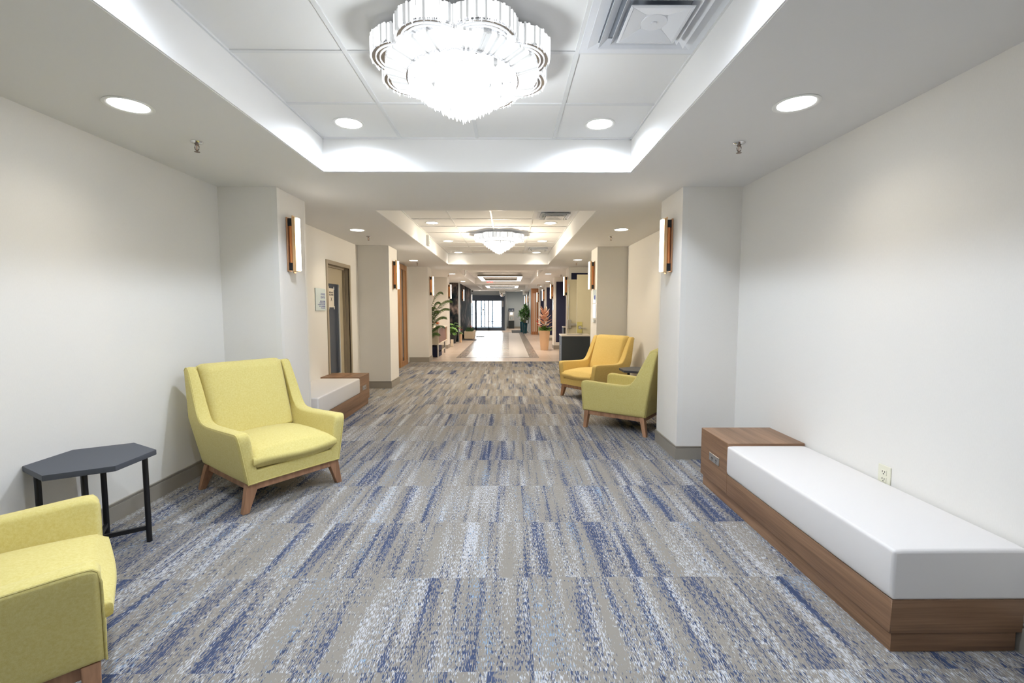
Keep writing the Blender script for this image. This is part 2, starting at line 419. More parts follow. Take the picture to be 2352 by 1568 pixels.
# pillars
LP = [(4.16, 4.725, -2.072, 'wall'), (7.94, 8.52, -2.065, 'wall'), (11.9, 12.45, -2.09, 'wall'), (15.9, 16.55, -2.13, 'wall')]
RP = [(4.13, 4.70, 1.565, 0), (8.05, 8.63, 1.57, 0), (11.97, 12.5, 1.585, 1), (15.75, 16.35, 1.59, 1), (19.95, 20.5, 1.61, 1), (23.85, 24.4, 1.62, 1)]
for (a, c, x, m) in LP:
    b = MB(); b.box(XL, x, a, c, 0, HS); o = struct(b.build('pillar', m))
    b = MB(); e = .0012; b.prism([(x-.048, a-e), (x+e, a-e), (x+e, a+.048), (x, a+.048), (x, a), (x-.048, a)], .126, HS-.001); b.prism([(x, c-.04), (x+e, c-.04), (x+e, c+e), (x, c+e)], .126, HS-.001)
    b.build('corner_guard', 'guard', o)
for (a, c, x, nav) in RP:
    b = MB(); b.box(x, XR, a, c, 0, HS); o = struct(b.build('pillar', 'wall'))
    b = MB(); e = .0012; b.prism([(x+.048, a-e), (x-e, a-e), (x-e, a+.048), (x, a+.048), (x, a), (x+.048, a)], .126, HS-.001); b.prism([(x, c-.04), (x-e, c-.04), (x-e, c+e), (x, c+e)], .126, HS-.001)
    b.build('corner_guard', 'guard', o)
    if nav:
        b = MB(); b.box(x+.07, XR-.02, a-.012, a, .24, 2.33); p = b.build('navy_panel', 'navy', o)
# mural block, stone-edged
b = MB(); b.box(XL, -2.09, 19.2, 25.6, 0, HS); o = struct(b.build('wall_mural', 'mural'), 'dark mural wall with brown cloudy print')
b = MB(); b.box(-2.10, -2.08, 19.19, 19.75, 0, HS); b.box(-2.10, -2.08, 25.45, 25.61, 0, HS); b.build('stone_edge', 'grey_wall', o)
b = MB(); b.box(XL, -2.32, 27.6, 28.2, 0, HS); struct(b.build('pillar', 'grey_wall'))
# oak slatted pillar end on the right
b = MB(); b.box(1.24, XR, 24.6, 24.78, 0, HS); o = struct(b.build('pillar', 'slat_wood'), 'oak clad pillar with three pale vertical slots')
b = MB()
for k in range(3): b.box(1.325+.09*k, 1.36+.09*k, 24.592, 24.6, .16, 2.23)
b.build('pale_slot', 'cream_lac', o)
# baseboards
def base_l(b, x, y0, y1):
    b.box(x, x+.012, y0, y1, 0, .105); b.box(x, x+.006, y0, y1, .105, .118); b.box(x, x+.012, y0, y1, .118, .126)
def base_r(b, x, y0, y1):
    b.box(x-.012, x, y0, y1, 0, .105); b.box(x-.006, x, y0, y1, .105, .118); b.box(x-.012, x, y0, y1, .118, .126)
def base_f(b, x0, x1, y):
    b.box(x0, x1, y-.012, y, 0, .105); b.box(x0, x1, y-.006, y, .105, .118); b.box(x0, x1, y-.012, y, .118, .126)
b = MB(); prev = -3.7
for (a, c, x, m) in LP:
    if a > 7 and a < 9: base_l(b, XL, prev, 6.5); base_l(b, XL, 7.58, a)
    elif a > 11 and a < 13: base_l(b, XL, prev, 10.68)
    else: base_l(b, XL, prev, a)
    base_f(b, XL, x, a); base_l(b, x, a-.012, c+.012); prev = c
base_l(b, XL, prev, 19.2); struct(b.build('baseboard_left', 'base'))
b = MB(); prev = -3.7
for (a, c, x, n) in RP:
    base_r(b, XR, prev, a); base_f(b, x, XR, a); base_r(b, x, a-.012, c+.012); prev = c
struct(b.build('baseboard_right', 'base'))
b = MB(); base_f(b, -.13, 1.24, 32.5); struct(b.build('baseboard_end', 'base'))

# ------------------------------------------------------------------ doors
# fitness room door
b = MB()
for (y0, y1, z0, z1) in ((6.541, 6.596, 0, 2.104), (7.478, 7.533, 0, 2.104), (6.596, 7.478, 2.049, 2.104)): b.box(-2.612, -2.588, y0, y1, z0, z1)
b.box(-2.78, -2.60, 6.551, 6.596, 0, 2.09); b.box(-2.78, -2.60, 7.478, 7.523, 0, 2.09); b.box(-2.78, -2.60, 6.596, 7.478, 2.049, 2.095)
b.box(-2.70, -2.665, 7.452, 7.478, 0, 2.049); b.box(-2.70, -2.665, 6.596, 7.478, 2.02, 2.049)
d1 = struct(b.build('door_1', 'frame_taupe'), 'taupe door with a tall dark window strip')
b = MB()
gy0, gy1, gz0, gz1 = 6.72, 7.31, .36, 1.78
b.box(-2.745, -2.70, 6.598, gy0, .01, 2.045); b.box(-2.745, -2.70, gy1, 7.476, .01, 2.045)
b.box(-2.745, -2.70, gy0, gy1, .01, gz0); b.box(-2.745, -2.70, gy0, gy1, gz1, 2.045)
b.build('leaf', 'door_taupe', d1)
b = MB(); b.box(-2.728, -2.718, gy0, gy1, gz0, gz1); b.build('pane', 'dark_glass', d1)
b = MB(); b.box(-2.716, -2.698, gy1-.014, gy1, gz0, gz1); b.box(-2.716, -2.698, gy0, gy1, gz0, gz0+.014)
b.build('glazing_bead', 'white', d1)
# taped paper notice on its window
n = thing('paper_notice', 'paper notice taped high inside the dark window of the taupe door', 'notice', (-2.716, 6.88, 0))
pz0, pz1 = 1.42, 1.71
b = MB(); b.box(0, .002, .03, .24, pz0, pz1); b.build('sheet', 'paper', n)
for yy, sg in ((.03, -1), (.24, 1)):
    for zz, sz in ((pz0, -1), (pz1, 1)):
        b = MB(); b.hexa([(.002, yy-.02, zz-.02*sz), (.002, yy+.02, zz-.02*sz), (.002, yy+.012, zz+.03*sz), (.002, yy-.012, zz+.03*sz)],
               [(.003, yy-.02, zz-.02*sz), (.003, yy+.02, zz-.02*sz), (.003, yy+.012, zz+.03*sz), (.003, yy-.012, zz+.03*sz)]); b.build('tape', 'white', n)
RL = Matrix(((0, 0, 1), (1, 0, 0), (0, 1, 0))).to_4x4()     # text that faces +x, reading along +y
def face_left_wall(y, z, x=0): return Matrix.Translation((x, y, z)) @ RL
text('KIDS NOT\nALLOWED', .036, 'black_ink', n, face_left_wall(.135, 1.635, .003), 'lettering', 'CENTER')
text('X', .085, 'black_ink', n, face_left_wall(.135, 1.515, .003), 'cross_mark', 'CENTER')
# frosted sign
n = thing('wall_sign', 'frosted blue lettered wall sign left of the taupe door', 'sign', (-2.6, 6.15, 0))
b = MB(); b.box(.004, .012, 0, .33, 1.374, 1.678); b.build('plate', 'sign_glass', n)
text('FITNESS\nCENTER', .042, 'blue_ink', n, face_left_wall(.31, 1.585, .0125), 'heading', 'RIGHT')
text('OPEN 24 HOURS\nCHILDREN UNDER\n16 YEARS OF AGE MUST\nBE ACCOMPANIED\nBY AN ADULT', .0235, 'blue_ink', n, face_left_wall(.31, 1.495, .0125), 'small_lettering', 'RIGHT')
# oak door further along
b = MB(); b.box(-2.598, -2.545, 10.70, 10.80, 0, 2.46); b.box(-2.598, -2.545, 11.40, 11.50, 0, 2.46); b.box(-2.598, -2.545, 10.80, 11.40, 2.34, 2.46); b.box(-2.598, -2.545, 10.80, 11.40, 0, .12)
b.box(-2.598, -2.56, 10.80, 10.98, .12, 2.34); b.box(-2.598, -2.56, 11.18, 11.40, .12, 2.34)
d2 = struct(b.build('door_2', 'door_wood', bevel=.003, seg=1), 'oak door with a narrow dark glass slot')
b = MB(); b.box(-2.598, -2.575, 10.98, 11.18, .12, 2.34); b.build('pane', 'dark_glass', d2)
# two leaves standing open on the right
def open_leaf(nm, y, label_):
    b = MB(); b.box(1.50, 2.095, y, y+.045, .012, 2.14)
    return struct(b.build(nm, 'door_cream', bevel=.003, seg=1), label_)
d3 = open_leaf('door_3', 9.92, 'cream door leaf standing open, with lever handle')
b = MB(); b.lathe([(0, 0), (.035, 0), (.035, .02), (.014, .024), (.014, .06), (0, .06)], 20); bmesh.ops.rotate(b.b, verts=b.b.verts[:], matrix=Matrix.Rotation(PI/2, 3, 'X')); bmesh.ops.translate(b.b, verts=b.b.verts[:], vec=(1.572, 9.92, .985))
b.tube([(1.572, 9.865, .985), (1.62, 9.862, .98), (1.70, 9.866, .975)], [.012, .011, .009], 10)
b.build('lever_handle', 'steel', d3, smooth=True)
d4 = open_leaf('door_4', 11.6, 'cream door leaf standing open, with push bar')
b = MB(); b.box(1.53, 2.05, 11.53, 11.575, .965, 1.025); b.box(1.51, 1.60, 11.52, 11.6, .90, 1.12); b.build('push_bar', 'steel', d4, bevel=.008)
b = MB(); b.tube([(1.535, 11.575, .12), (1.535, 11.575, 1.98)], .008, 8); b.box(1.515, 1.555, 11.56, 11.6, 1.95, 2.03); b.box(1.518, 1.552, 11.562, 11.6, 1.42, 1.46); b.build('vertical_rod', 'steel', d4)
hg = MB(); hg.box(1.502, 1.528, 9.905, 9.909, .88, 1.11); hg.box(1.528, 1.616, 9.905, 9.909, 1.03, 1.11); hg.box(1.528, 1.616, 9.905, 9.909, .87, .955); hg.box(1.606, 1.622, 9.905, 9.909, .955, 1.03)
M['yellow'] = mat('yellow_card', srgb(200, 192, 120), .6)
tag(hg.build('door_hanger', 'yellow'), 'yellow card hanger around the lever handle of the cream door', 'door hanger')

# entrance doors
b = MB(); y0, y1 = 29.4, 29.52
b.box(-2.6, -.23, y0-.06, y1, 1.95, 2.26); b.box(-.44, -.23, y0-.05, y1, 0, 1.95); b.box(-2.16, -2.03, y0, y1, 0, 1.95)
b.box(-1.30, -1.23, y0, y1, 0, 1.95); b.box(-2.6, -.44, y0, y1, 0, .17); b.box(-2.6, -2.52, y0, y1, .17, 1.95)
b.box(-2.52, -.44, y0, y1, 1.90, 1.95); b.box(-1.23, -.44, y0, y1, .55, .60)
d5 = struct(b.build('door_5', 'slate_door'), 'dark slate framed glass sliding entrance doors')
for k, (a, c, z0, z1) in enumerate(((-2.52, -2.16, .17, 1.90), (-2.03, -1.30, .17, 1.90), (-1.23, -.44, .60, 1.90), (-1.23, -.44, .17, .55))):
    b = MB(); b.box(a, c, 29.455, 29.465, z0, z1); b.build('pane', 'glass', d5)
b = MB(); b.box(-2.52, -2.16, 29.42, 29.44, 1.0, 1.025); b.box(-2.03, -1.30, 29.42, 29.44, 1.0, 1.025); b.build('push_rail', 'slate_door', d5)
b = MB(); b.lathe([(0, 0), (.055, 0), (.055, .004), (0, .004)], 20); bmesh.ops.rotate(b.b, verts=b.b.verts[:], matrix=Matrix.Rotation(PI/2, 3, 'X')); bmesh.ops.translate(b.b, verts=b.b.verts[:], vec=(-1.62, 29.45, 1.33))
b.build('round_sticker', 'slate_cab', d5)
b = MB(); b.box(-.36, -.33, 29.33, 29.35, 1.5, 1.9); b.build('sensor_strip', 'white', d5)
b = MB()
for x in (-2.62, -1.95, -1.72, -1.15, -.30): b.box(x, x+.08, 32.4, 32.5, 0, 2.3)
b.box(-2.7, -.2, 32.4, 32.5, 2.1, 2.9); b.box(-2.7, -.2, 32.4, 32.5, 0, .12)
struct(b.build('door_6', 'slate_side'), 'outer glazed frame of the entrance vestibule')

# outside
M['ground'] = mat('pale_paving', srgb(205, 205, 202), .9); M['facade'] = mat('pale_facade', srgb(225, 222, 216), .9); M['roof'] = mat('grey_roof', srgb(140, 140, 146), .9)
b = MB(); b.box(-40, 40, 33, 120, -.1, -.02); struct(b.build('ground', 'ground'))
h = thing('house', 'pale gabled house outside beyond the glass entrance', 'house', (1.0, 62, 0))
b = MB(); b.box(-5, 5, 0, 8, -.02, 3.2); b.build('wall', 'facade', h)
b = MB(); b.hexa([(-5.6, -.5, 3.2), (5.6, -.5, 3.2), (5.6, 8.5, 3.2), (-5.6, 8.5, 3.2)], [(-.05, -.5, 5.2), (.05, -.5, 5.2), (.05, 8.5, 5.2), (-.05, 8.5, 5.2)]); b.build('roof', 'roof', h)
b = MB()
for k in range(14): b.box(-6+.9*k, -5.92+.9*k, 40, 40.06, -.02, 1.0)
b.box(-6, 6, 40, 40.06, 1.0, 1.06); b.box(-6, 6, 40, 40.06, .1, .14)
tag(b.build('railing', 'slate_side'), 'low railing seen outside through the glass entrance', 'railing')

# ------------------------------------------------------------------ armchair
def prof_pts():
    raw = [(-.472, .925), (-.462, .945), (-.435, .955), (-.408, .950), (-.392, .937), (-.365, .89), (-.315, .80), (-.262, .69), (-.222, .615), (-.185, .575), (-.14, .553), (-.06, .546), (.10, .55), (.30, .559), (.385, .563), (.404, .559), (.416, .547), (.42, .532)]
    out = []                                    # even resampling of the top edge
    L = [0]
    for p, q in zip(raw, raw[1:]): L.append(L[-1]+math.dist(p, q))
    n = 34
    for i in range(n):
        d = L[-1]*i/(n-1)
        for k in range(len(raw)-1):
            if d <= L[k+1]+1e-9:
                f = (d-L[k])/(L[k+1]-L[k]); out.append((raw[k][0]+f*(raw[k+1][0]-raw[k][0]), raw[k][1]+f*(raw[k+1][1]-raw[k][1]))); break
    return out
def s_out(z): return .350+.060*min(1, max(0, (z-.2)/.365))-(.010*max(0, (z-.565)/.38) if z > .565 else 0)
def cushion(nx, ny, nz, fn):
    """closed rounded block: fn maps the unit cube surface to space"""
    b = MB(); bm = b.b; vs = {}
    def v(i, j, k):
        if (i, j, k) not in vs: vs[(i, j, k)] = bm.verts.new(fn(i/nx, j/ny, k/nz))
        return vs[(i, j, k)]
    for i in range(nx):
        for j in range(ny):
            bm.faces.new((v(i, j, 0), v(i, j+1, 0), v(i+1, j+1, 0), v(i+1, j, 0))); bm.faces.new((v(i, j, nz), v(i+1, j, nz), v(i+1, j+1, nz), v(i, j+1, nz)))
    for i in range(nx):
        for k in range(nz):
            bm.faces.new((v(i, 0, k), v(i+1, 0, k), v(i+1, 0, k+1), v(i, 0, k+1))); bm.faces.new((v(i, ny, k), v(i, ny, k+1), v(i+1, ny, k+1), v(i+1, ny, k)))
    for j in range(ny):
        for k in range(nz):
            bm.faces.new((v(0, j, k), v(0, j, k+1), v(0, j+1, k+1), v(0, j+1, k))); bm.faces.new((v(nx, j, k), v(nx, j+1, k), v(nx, j+1, k+1), v(nx, j, k+1)))
    return b
def rnd(u, r):                                   # distance-from-edge rounding weight
    d = min(u, 1-u)
    return 1 if d >= r else math.sqrt(max(0, 1-((r-d)/r)**2))
def make_armchair(label, fab, loc, rz):
    t = thing('armchair', label, 'armchair', loc, rz, 'upholstered wing armchairs')
    top = prof_pts(); n = len(top); rows = 9
    for sg in (1, -1):
        def P(u, v, depth):
            x = u*(n-1); i = min(n-2, int(x)); q = x-i; tx = top[i][0]+q*(top[i+1][0]-top[i][0]); tz = top[i][1]+q*(top[i+1][1]-top[i][1])
            bx = -.33+.75*u; f = bx+(tx-bx)*v; z = .2+(tz-.2)*v
            return (f, sg*(s_out(z)-depth), z)
        def thick(v, u): z = P(u, v, 0)[2]; return .088 if z < .57 else .088-.016*(z-.57)/.38
        nu, nv, R_ = 40, 10, .024
        loop = [(i/nu, 0) for i in range(nu)]+[(1, j/nv) for j in range(nv)]+[(1-i/nu, 1) for i in range(nu)]+[(0, 1-j/nv) for j in range(nv)]
        def inset(u, v, d): iu, iv = d/.8, d/.45; return iu+(1-2*iu)*u, iv+(1-2*iv)*v
        b = MB(); rings = []
        for t_ in range(5):
            g_ = PI/2*t_/4; rings.append((R_*(1-math.sin(g_)), lambda u, v, k=R_*(1-math.cos(g_)): k))
        for t_ in range(4, -1, -1):
            g_ = PI/2*t_/4; rings.append((R_*(1-math.sin(g_)), lambda u, v, k=R_*(1-math.cos(g_)): thick(v, u)-k))
        rows_ = []
        for d, dep in rings:
            rr = []
            for (u, v) in loop:
                uu, vv = inset(u, v, d); rr.append(P(uu, vv, dep(uu, vv)))
            rows_.append(rr)
        b.grid(rows_, closed=True)
        for inner in (False, True):
            rr = []
            for j in range(nv+1):
                ro = []
                for i in range(nu+1):
                    uu, vv = inset(i/nu, j/nv, R_); ro.append(P(uu, vv, thick(vv, uu) if inner else 0))
                rr.append(ro)
            b.grid(rr)
        arm = b.build('arm', fab, t, smooth=True, weld=True)
        b = MB()
        path = [P(1, r/14*.97, .012) for r in range(0, 14)]+[P(1-i/60, 1, .012) for i in range(1, 61)]
        path = [(p[0], p[1]+sg*.003, p[2]-(.006 if k >= 14 else 0)) for k, p in enumerate(path)]
        b.tube(path, .0042, 6); b.build('piping', fab, arm, smooth=True)
    # seat cushion with a crowned top and a soft, slightly sagging front
    def seat(u, v, w):
        f = -.24+.685*u; s = -.312+.624*v
        cr = rnd(u, .09)*rnd(v, .09); z0, z1 = .288, .418
        z1 += .032*math.sin(PI*min(1, max(0, v)))*math.sin(PI*min(1, u*.9+.08))+.014*math.sin(u*PI)
        if u > .9: z0 += .012*math.sin(v*PI*2.2+.6)
        mid = (z0+z1)/2; hh = (z1-z0)/2
        z = mid+(w*2-1)*hh*(.45+.55*cr)
        f += .016*math.sin(PI*w)*u*math.sin(PI*v) if u > .8 else 0
        f += -.014*(1-rnd(w, .3))*(1 if u > .95 else 0); s *= 1-.02*(1-rnd(w, .25))
        return (f, s, z)
    cushion(18, 20, 6, seat).build('seat_cushion', fab, t, smooth=True)
    def back(u, v, w):
        s = (-.318+.636*v)*(1+.012*(w-.5)); z = .40+.566*w
        ff = -.155-.205*w; fb = -.375-.075*w
        cr = rnd(v, .08)*rnd(w, .06)
        ff += .022*math.sin(PI*v)*math.sin(PI*w)-.05*(1-cr); z -= .018*(1-rnd(v, .08))*(1 if w > .9 else 0)
        return (fb+(ff-fb)*u, s, z)
    cushion(5, 20, 18, back).build('backrest', fab, t, smooth=True)
    b = MB(); b.hexa([(-.335, -.335, .2), (-.29, -.335, .2), (-.29, .335, .2), (-.335, .335, .2)], [(-.472, -.385, .945), (-.42, -.385, .945), (-.42, .385, .945), (-.472, .385, .945)])
    b.build('back_panel', fab, t, bevel=.012)
    b = MB(); b.box(.33, .417, -.30, .30, .2, .292); b.build('front_rail', fab, t, bevel=.008)
    b = MB(); b.box(-.30, .34, -.29, .29, .202, .30); b.build('deck', fab, t)
    b = MB(); b.tube([(.418, -.338, .206), (.418, .338, .206)], .0045, 6); b.build('welt', fab, t, smooth=True)
    # walnut base
    b = MB(); b.box(.372, .402, -.325, .325, .152, .2015); b.box(-.315, -.285, -.325, .325, .152, .2015); b.box(-.285, .372, .298, .328, .152, .2015); b.box(-.285, .372, -.328, -.298, .152, .2015)
    b.build('base_frame', 'leg_wood', t, bevel=.003, seg=1)
    for fx in (1, -1):
        for sy in (1, -1):
            b = MB(); tf = .379 if fx > 0 else -.292; bf = .380 if fx > 0 else -.345
            q = lambda cx, cy, hx, hy, z: [(cx-hx, cy-hy, z), (cx+hx, cy-hy, z), (cx+hx, cy+hy, z), (cx-hx, cy+hy, z)]
            b.hexa(q(bf, sy*.356, .020, .022, 0), q(tf, sy*.302, .026, .042, .2015))
            b.build('leg', 'leg_wood', t, bevel=.004)
    return t
make_armchair('chartreuse armchair on the left, facing us beside the black hexagonal table, against a white pillar', 'fab_green', (-1.896, 3.54, 0), math.atan2(-.596, .803))
make_armchair('chartreuse armchair cropped by the lower left corner of the photo', 'fab_green', (-1.92, 1.46, 0), math.radians(42))
make_armchair('chartreuse armchair on the right seen from its side, back half hidden by the white pillar', 'fab_green', (1.433, 5.349, 0), math.atan2(.6, -.8))
make_armchair('golden warm-lit armchair on the right, the farthest one, facing us', 'fab_warm_lit', (1.39, 7.204, 0), math.atan2(-.597, -.803))

# ------------------------------------------------------------------ hexagonal side tables
def make_table(label, c):
    t = thing('side_table', label, 'table', (c[0], c[1], 0), 0, 'hexagonal side tables')
    b = MB(); b.prism([(.286*math.cos(math.radians(30+60*k)), .284*math.sin(math.radians(30+60*k))) for k in range(6)], .53, .56); b.build('table_top', 'table', t, bevel=.0015, seg=1)
    legs = [(.185, .13), (-.097, .164), (.097, -.164), (-.185, -.13)]
    for x, y in legs:
        b = MB(); b.cyl((x, y), .0145, 0, .53, 16); b.build('leg', 'black', t, smooth=True)
    b = MB()
    for p, q in ((legs[0], legs[3]), (legs[1], legs[2])):
        d = Vector((q[0]-p[0], q[1]-p[1], 0)); nrm = Vector((-d.y, d.x, 0)).normalized()*.008
        P, Q = Vector((*p, 0)), Vector((*q, 0))
        b.hexa([(*(P-nrm).xy, .075), (*(Q-nrm).xy, .075), (*(Q+nrm).xy, .075), (*(P+nrm).xy, .075)], [(*(P-nrm).xy, .1), (*(Q-nrm).xy, .1), (*(Q+nrm).xy, .1), (*(P+nrm).xy, .1)])
    b.build('stretcher', 'black', t)
make_table('dark grey hexagonal side table on black legs between the two left armchairs', (-2.353, 2.536))
make_table('dark hexagonal side table half hidden between the two right armchairs', (1.825, 6.265))

# ------------------------------------------------------------------ benches
def make_bench(label, loc, flip):
    """local: front face at x=0, back at x=.55 (mirrored when flip), near end at y=0, end block at the far end"""
    t = thing('bench', label, 'bench', loc, 0, 'low benches with white cushions'); s = -1 if flip else 1
    def bx(b, x0, x1, *a): b.box(min(s*x0, s*x1), max(s*x0, s*x1), *a)
    b = MB(); bx(b, .016, .53, .012, 1.805, 0, .088); b.build('plinth', 'bench_wood', t)
    b = MB(); bx(b, 0, .545, 0, 1.385, .086, .228); b.build('base', 'bench_wood', t, bevel=.002, seg=1)
    e = MB(); bx(e, 0, .545, 1.385, 1.82, .086, .452); e = e.build('end_block', 'bench_wood', t, bevel=.002, seg=1)
    b = MB(); bx(b, -.004, 0, 1.505, 1.665, .245, .305); p = b.build('outlet_plate', 'steel', e, bevel=.001, seg=1)
    for yy in (1.535, 1.60):
        for k in (0, 1): b = MB(); bx(b, -.0055, -.0035, yy+.006+.014*k, yy+.009+.014*k, .266, .280); b.build('socket_slot', 'slot', p)
        b = MB(); bx(b, -.0055, -.0035, yy+.011, yy+.018, .254, .260); b.build('socket_slot', 'slot', p)
    def cu(u, v, w):
        x = .55*u-.006; y = 1.388*v-.004; z = .228+.212*w
        r = .03
        z += .010*math.sin(PI*u)*math.sin(PI*v)*(1 if w > .5 else 0)
        if w > .99: z -= .003*(1-rnd(u, .05))+.003*(1-rnd(v, .02))
        if .1 < w < .99: x += (-.006 if u < .5 else 0)*math.sin(PI*w)*rnd(v, .02)
        if w < .01: x += .006*(1 if u < .1 else 0)
        return (s*x, y, z)
    cushion(14, 30, 8, cu).build('cushion', 'vinyl', t, bevel=.012, seg=3, ang=50)
    return t
make_bench('low walnut bench with long white cushion against the right wall, nearest the camera', (1.547, 1.737, 0), False)
make_bench('low bench with white cushion in front of the taupe door on the left', (-2.062, 4.865, 0), True)
# duplex outlet on the right wall
t = thing('wall_outlet', 'ivory wall outlet above the white cushion of the right bench', 'outlet', (2.1, 2.452, .47))
b = MB(); b.box(-.006, 0, -.042, .042, -.06, .06); b.build('cover_plate', 'ivory', t, bevel=.003)
for z in (-.02, .02):
    b = MB(); b.box(-.009, -.005, -.018, .018, z-.015, z+.015); r_ = b.build('receptacle', 'ivory', t, bevel=.002)
    for q in ((-.009, -.006, z, z+.010), (.006, .009, z, z+.010), (-.003, .003, z-.010, z-.005)):
        b = MB(); b.box(-.0098, -.0085, *q); b.build('slot', 'slot', r_)

# ------------------------------------------------------------------ recessed lights, sprinklers
dl = {}
def downlight(x, y, z, label, power, col, warm, spot=140, hidden=False):
    t = thing('recessed_downlight', label, 'ceiling light', (x, y, z), 0, 'recessed downlights')
    if warm not in dl:
        b = MB(); b.lathe([(.088, 0), (.112, 0), (.114, -.004), (.110, -.007), (.094, -.004), (.088, 0)], 40); r = b.build('trim_ring', 'white', t, smooth=True)
        b = MB(); b.lathe([(0, -.002), (.09, -.002), (.09, 0), (0, 0)], 40); d = b.build('diffuser', 'disc_warm' if warm else 'disc', t)
        dl[warm] = (r.data, d.data)
    else:
        for nm, me in zip(('trim_ring', 'diffuser'), dl[warm]):
            o = bpy.data.objects.new(nm, me); COL.objects.link(o); o.parent = t
    lamp('lamp', 'SPOT', power, col, t, (0, 0, -.012), spot_size=math.radians(115 if z == HS and col == NEUTRAL else 165 if z == HC and col == COOL else 130 if z == HC else spot if col == SOFT else 160), spot_blend=1.0, shadow_soft_size=.06)
    return t
DL = [
 (-2.03, 2.53, HS, 'large round downlight in the left lowered ceiling, nearest the camera', P_NEAR, SOFT, 0),
 (1.53, 2.48, HS, 'large round downlight in the right lowered ceiling, nearest the camera', P_NEAR, SOFT, 0),
 (-1.164, 3.43, HC, 'round downlight in the left corner tile of the nearest raised ceiling', P_COFFER, COOL, 0),
 (.672, 3.43, HC, 'round downlight in the right corner tile of the nearest raised ceiling', P_COFFER, COOL, 0),
 (-2.09, 6.39, HS, 'round downlight in the left lowered ceiling near the taupe door', P_MID, NEUTRAL, 1),
 (1.555, 6.32, HS, 'round downlight in the right lowered ceiling above the golden warm-lit armchair', P_MID, NEUTRAL, 1),
 (-2.136, 10.37, HS, 'round downlight in the left lowered ceiling in front of the oak door', P_MID, WARM, 1),
 (1.55, 10.2, HS, 'round downlight in the right lowered ceiling over the open cream doors', P_MID, WARM, 1),
 (-1.2, 7.29, HC, 'first downlight in the left row of the second raised ceiling', P_MID*1.3, WARM, 1),
 (-1.2, 9.2, HC, 'second downlight in the left row of the second raised ceiling', P_MID*1.3, WARM, 1),
 (-1.2, 11.05, HC, 'farthest downlight in the left row of the second raised ceiling', P_MID*1.3, WARM, 1),
 (.665, 7.29, HC, 'first downlight in the right row of the second raised ceiling', P_MID*1.3, WARM, 1),
 (.68, 9.2, HC, 'second downlight in the right row of the second raised ceiling', P_MID*1.3, WARM, 1),
 (.68, 11.05, HC, 'farthest downlight in the right row of the second raised ceiling, by the vent', P_MID*1.3, WARM, 1),
 (-1.15, 15.4, HC, 'downlight at the left of the third raised ceiling, before the long rectangular light', P_FAR, WARM, 1),
 (.72, 15.4, HC, 'downlight at the right of the third raised ceiling, before the long rectangular light', P_FAR, WARM, 1),
]
for d in DL: downlight(*d)
for x, y, z in ((-2.03, -1.3, HS), (1.53, -1.3, HS), (-1.164, -.3, HC), (.672, -.3, HC), (-1.164, 1.56, HC), (.672, 1.56, HC)):
    downlight(x, y, z, 'round recessed downlight behind the camera, out of the picture', P_NEAR*.4 if z == HS else P_COFFER*(.75 if y > 0 else .45), SOFT if z == HS else COOL, 0)
for x, y in ((-1.75, 14.3), (1.25, 14.3), (-1.8, 18.2), (1.58, 18.2), (1.55, 22.2), (-1.7, 27.2), (.8, 27.2), (.35, 29.4), (.55, 31.2)):  # last two positions are added fixtures that brighten the dark end wall
    downlight(x, y, HS if y < 28 else 2.6, 'small distant downlight in the far lobby ceiling, the last two added for brightness', P_FAR, WARM, 1)

sp = None
def sprinkler(x, y, label):
    global sp
    t = thing('sprinkler_head', label, 'sprinkler', (x, y, HS), 0, 'ceiling sprinkler heads')
    if sp is None:
        b = MB(); b.lathe([(.013, 0), (.036, 0), (.036, -.003), (.026, -.010), (.014, -.013), (.013, 0)], 28); e = b.build('escutcheon', 'chrome', t, smooth=True)
        b = MB(); b.cyl((0, 0), .011, -.024, -.004, 14)
        for s_ in (1, -1): b.tube([(s_*.010, 0, -.022), (s_*.014, 0, -.034), (s_*.012, 0, -.048), (s_*.003, 0, -.058)], .0032, 7)
        b.cyl((0, 0), .0045, -.063, -.056, 10); fr = b.build('frame', 'sprinkler', t, smooth=True)
        b = MB(); b.cyl((0, 0), .0028, -.056, -.022, 8); bl = b.build('glass_bulb', 'bronze', t, smooth=True)
        b = MB(); b.lathe([(0, -.063), (.016, -.064), (.017, -.066), (0, -.066)], 20); df = b.build('deflector', 'sprinkler', t)
        sp = [(o.name, o.data) for o in (e, fr, bl, df)]
    else:
        for nm, me in sp:
            o = bpy.data.objects.new(nm.split('.')[0], me); COL.objects.link(o); o.parent = t
for x, y, l in ((-2.03, 3.06, 'sprinkler head in the left lowered ceiling, nearest the camera'), (1.516, 3.05, 'sprinkler head in the right lowered ceiling, nearest the camera'),
                (-2.10, 6.93, 'sprinkler head in the left lowered ceiling above the taupe door'), (1.546, 6.9, 'sprinkler head in the right lowered ceiling above the golden warm-lit armchair'),
                (-2.15, 10.85, 'sprinkler head in the left lowered ceiling before the oak door'), (1.6, 10.75, 'sprinkler head in the right lowered ceiling over the open cream doors'),
                (-1.93, 14.73, 'sprinkler head on the left over the walnut console cabinet'), (1.7, 14.7, 'sprinkler head on the right over the tan plant pot'),
                (-1.95, 18.53, 'tiny sprinkler head on the left in front of the dark mural'), (1.67, 18.5, 'tiny sprinkler head on the right, before the third navy panel')):
    sprinkler(x, y, l)

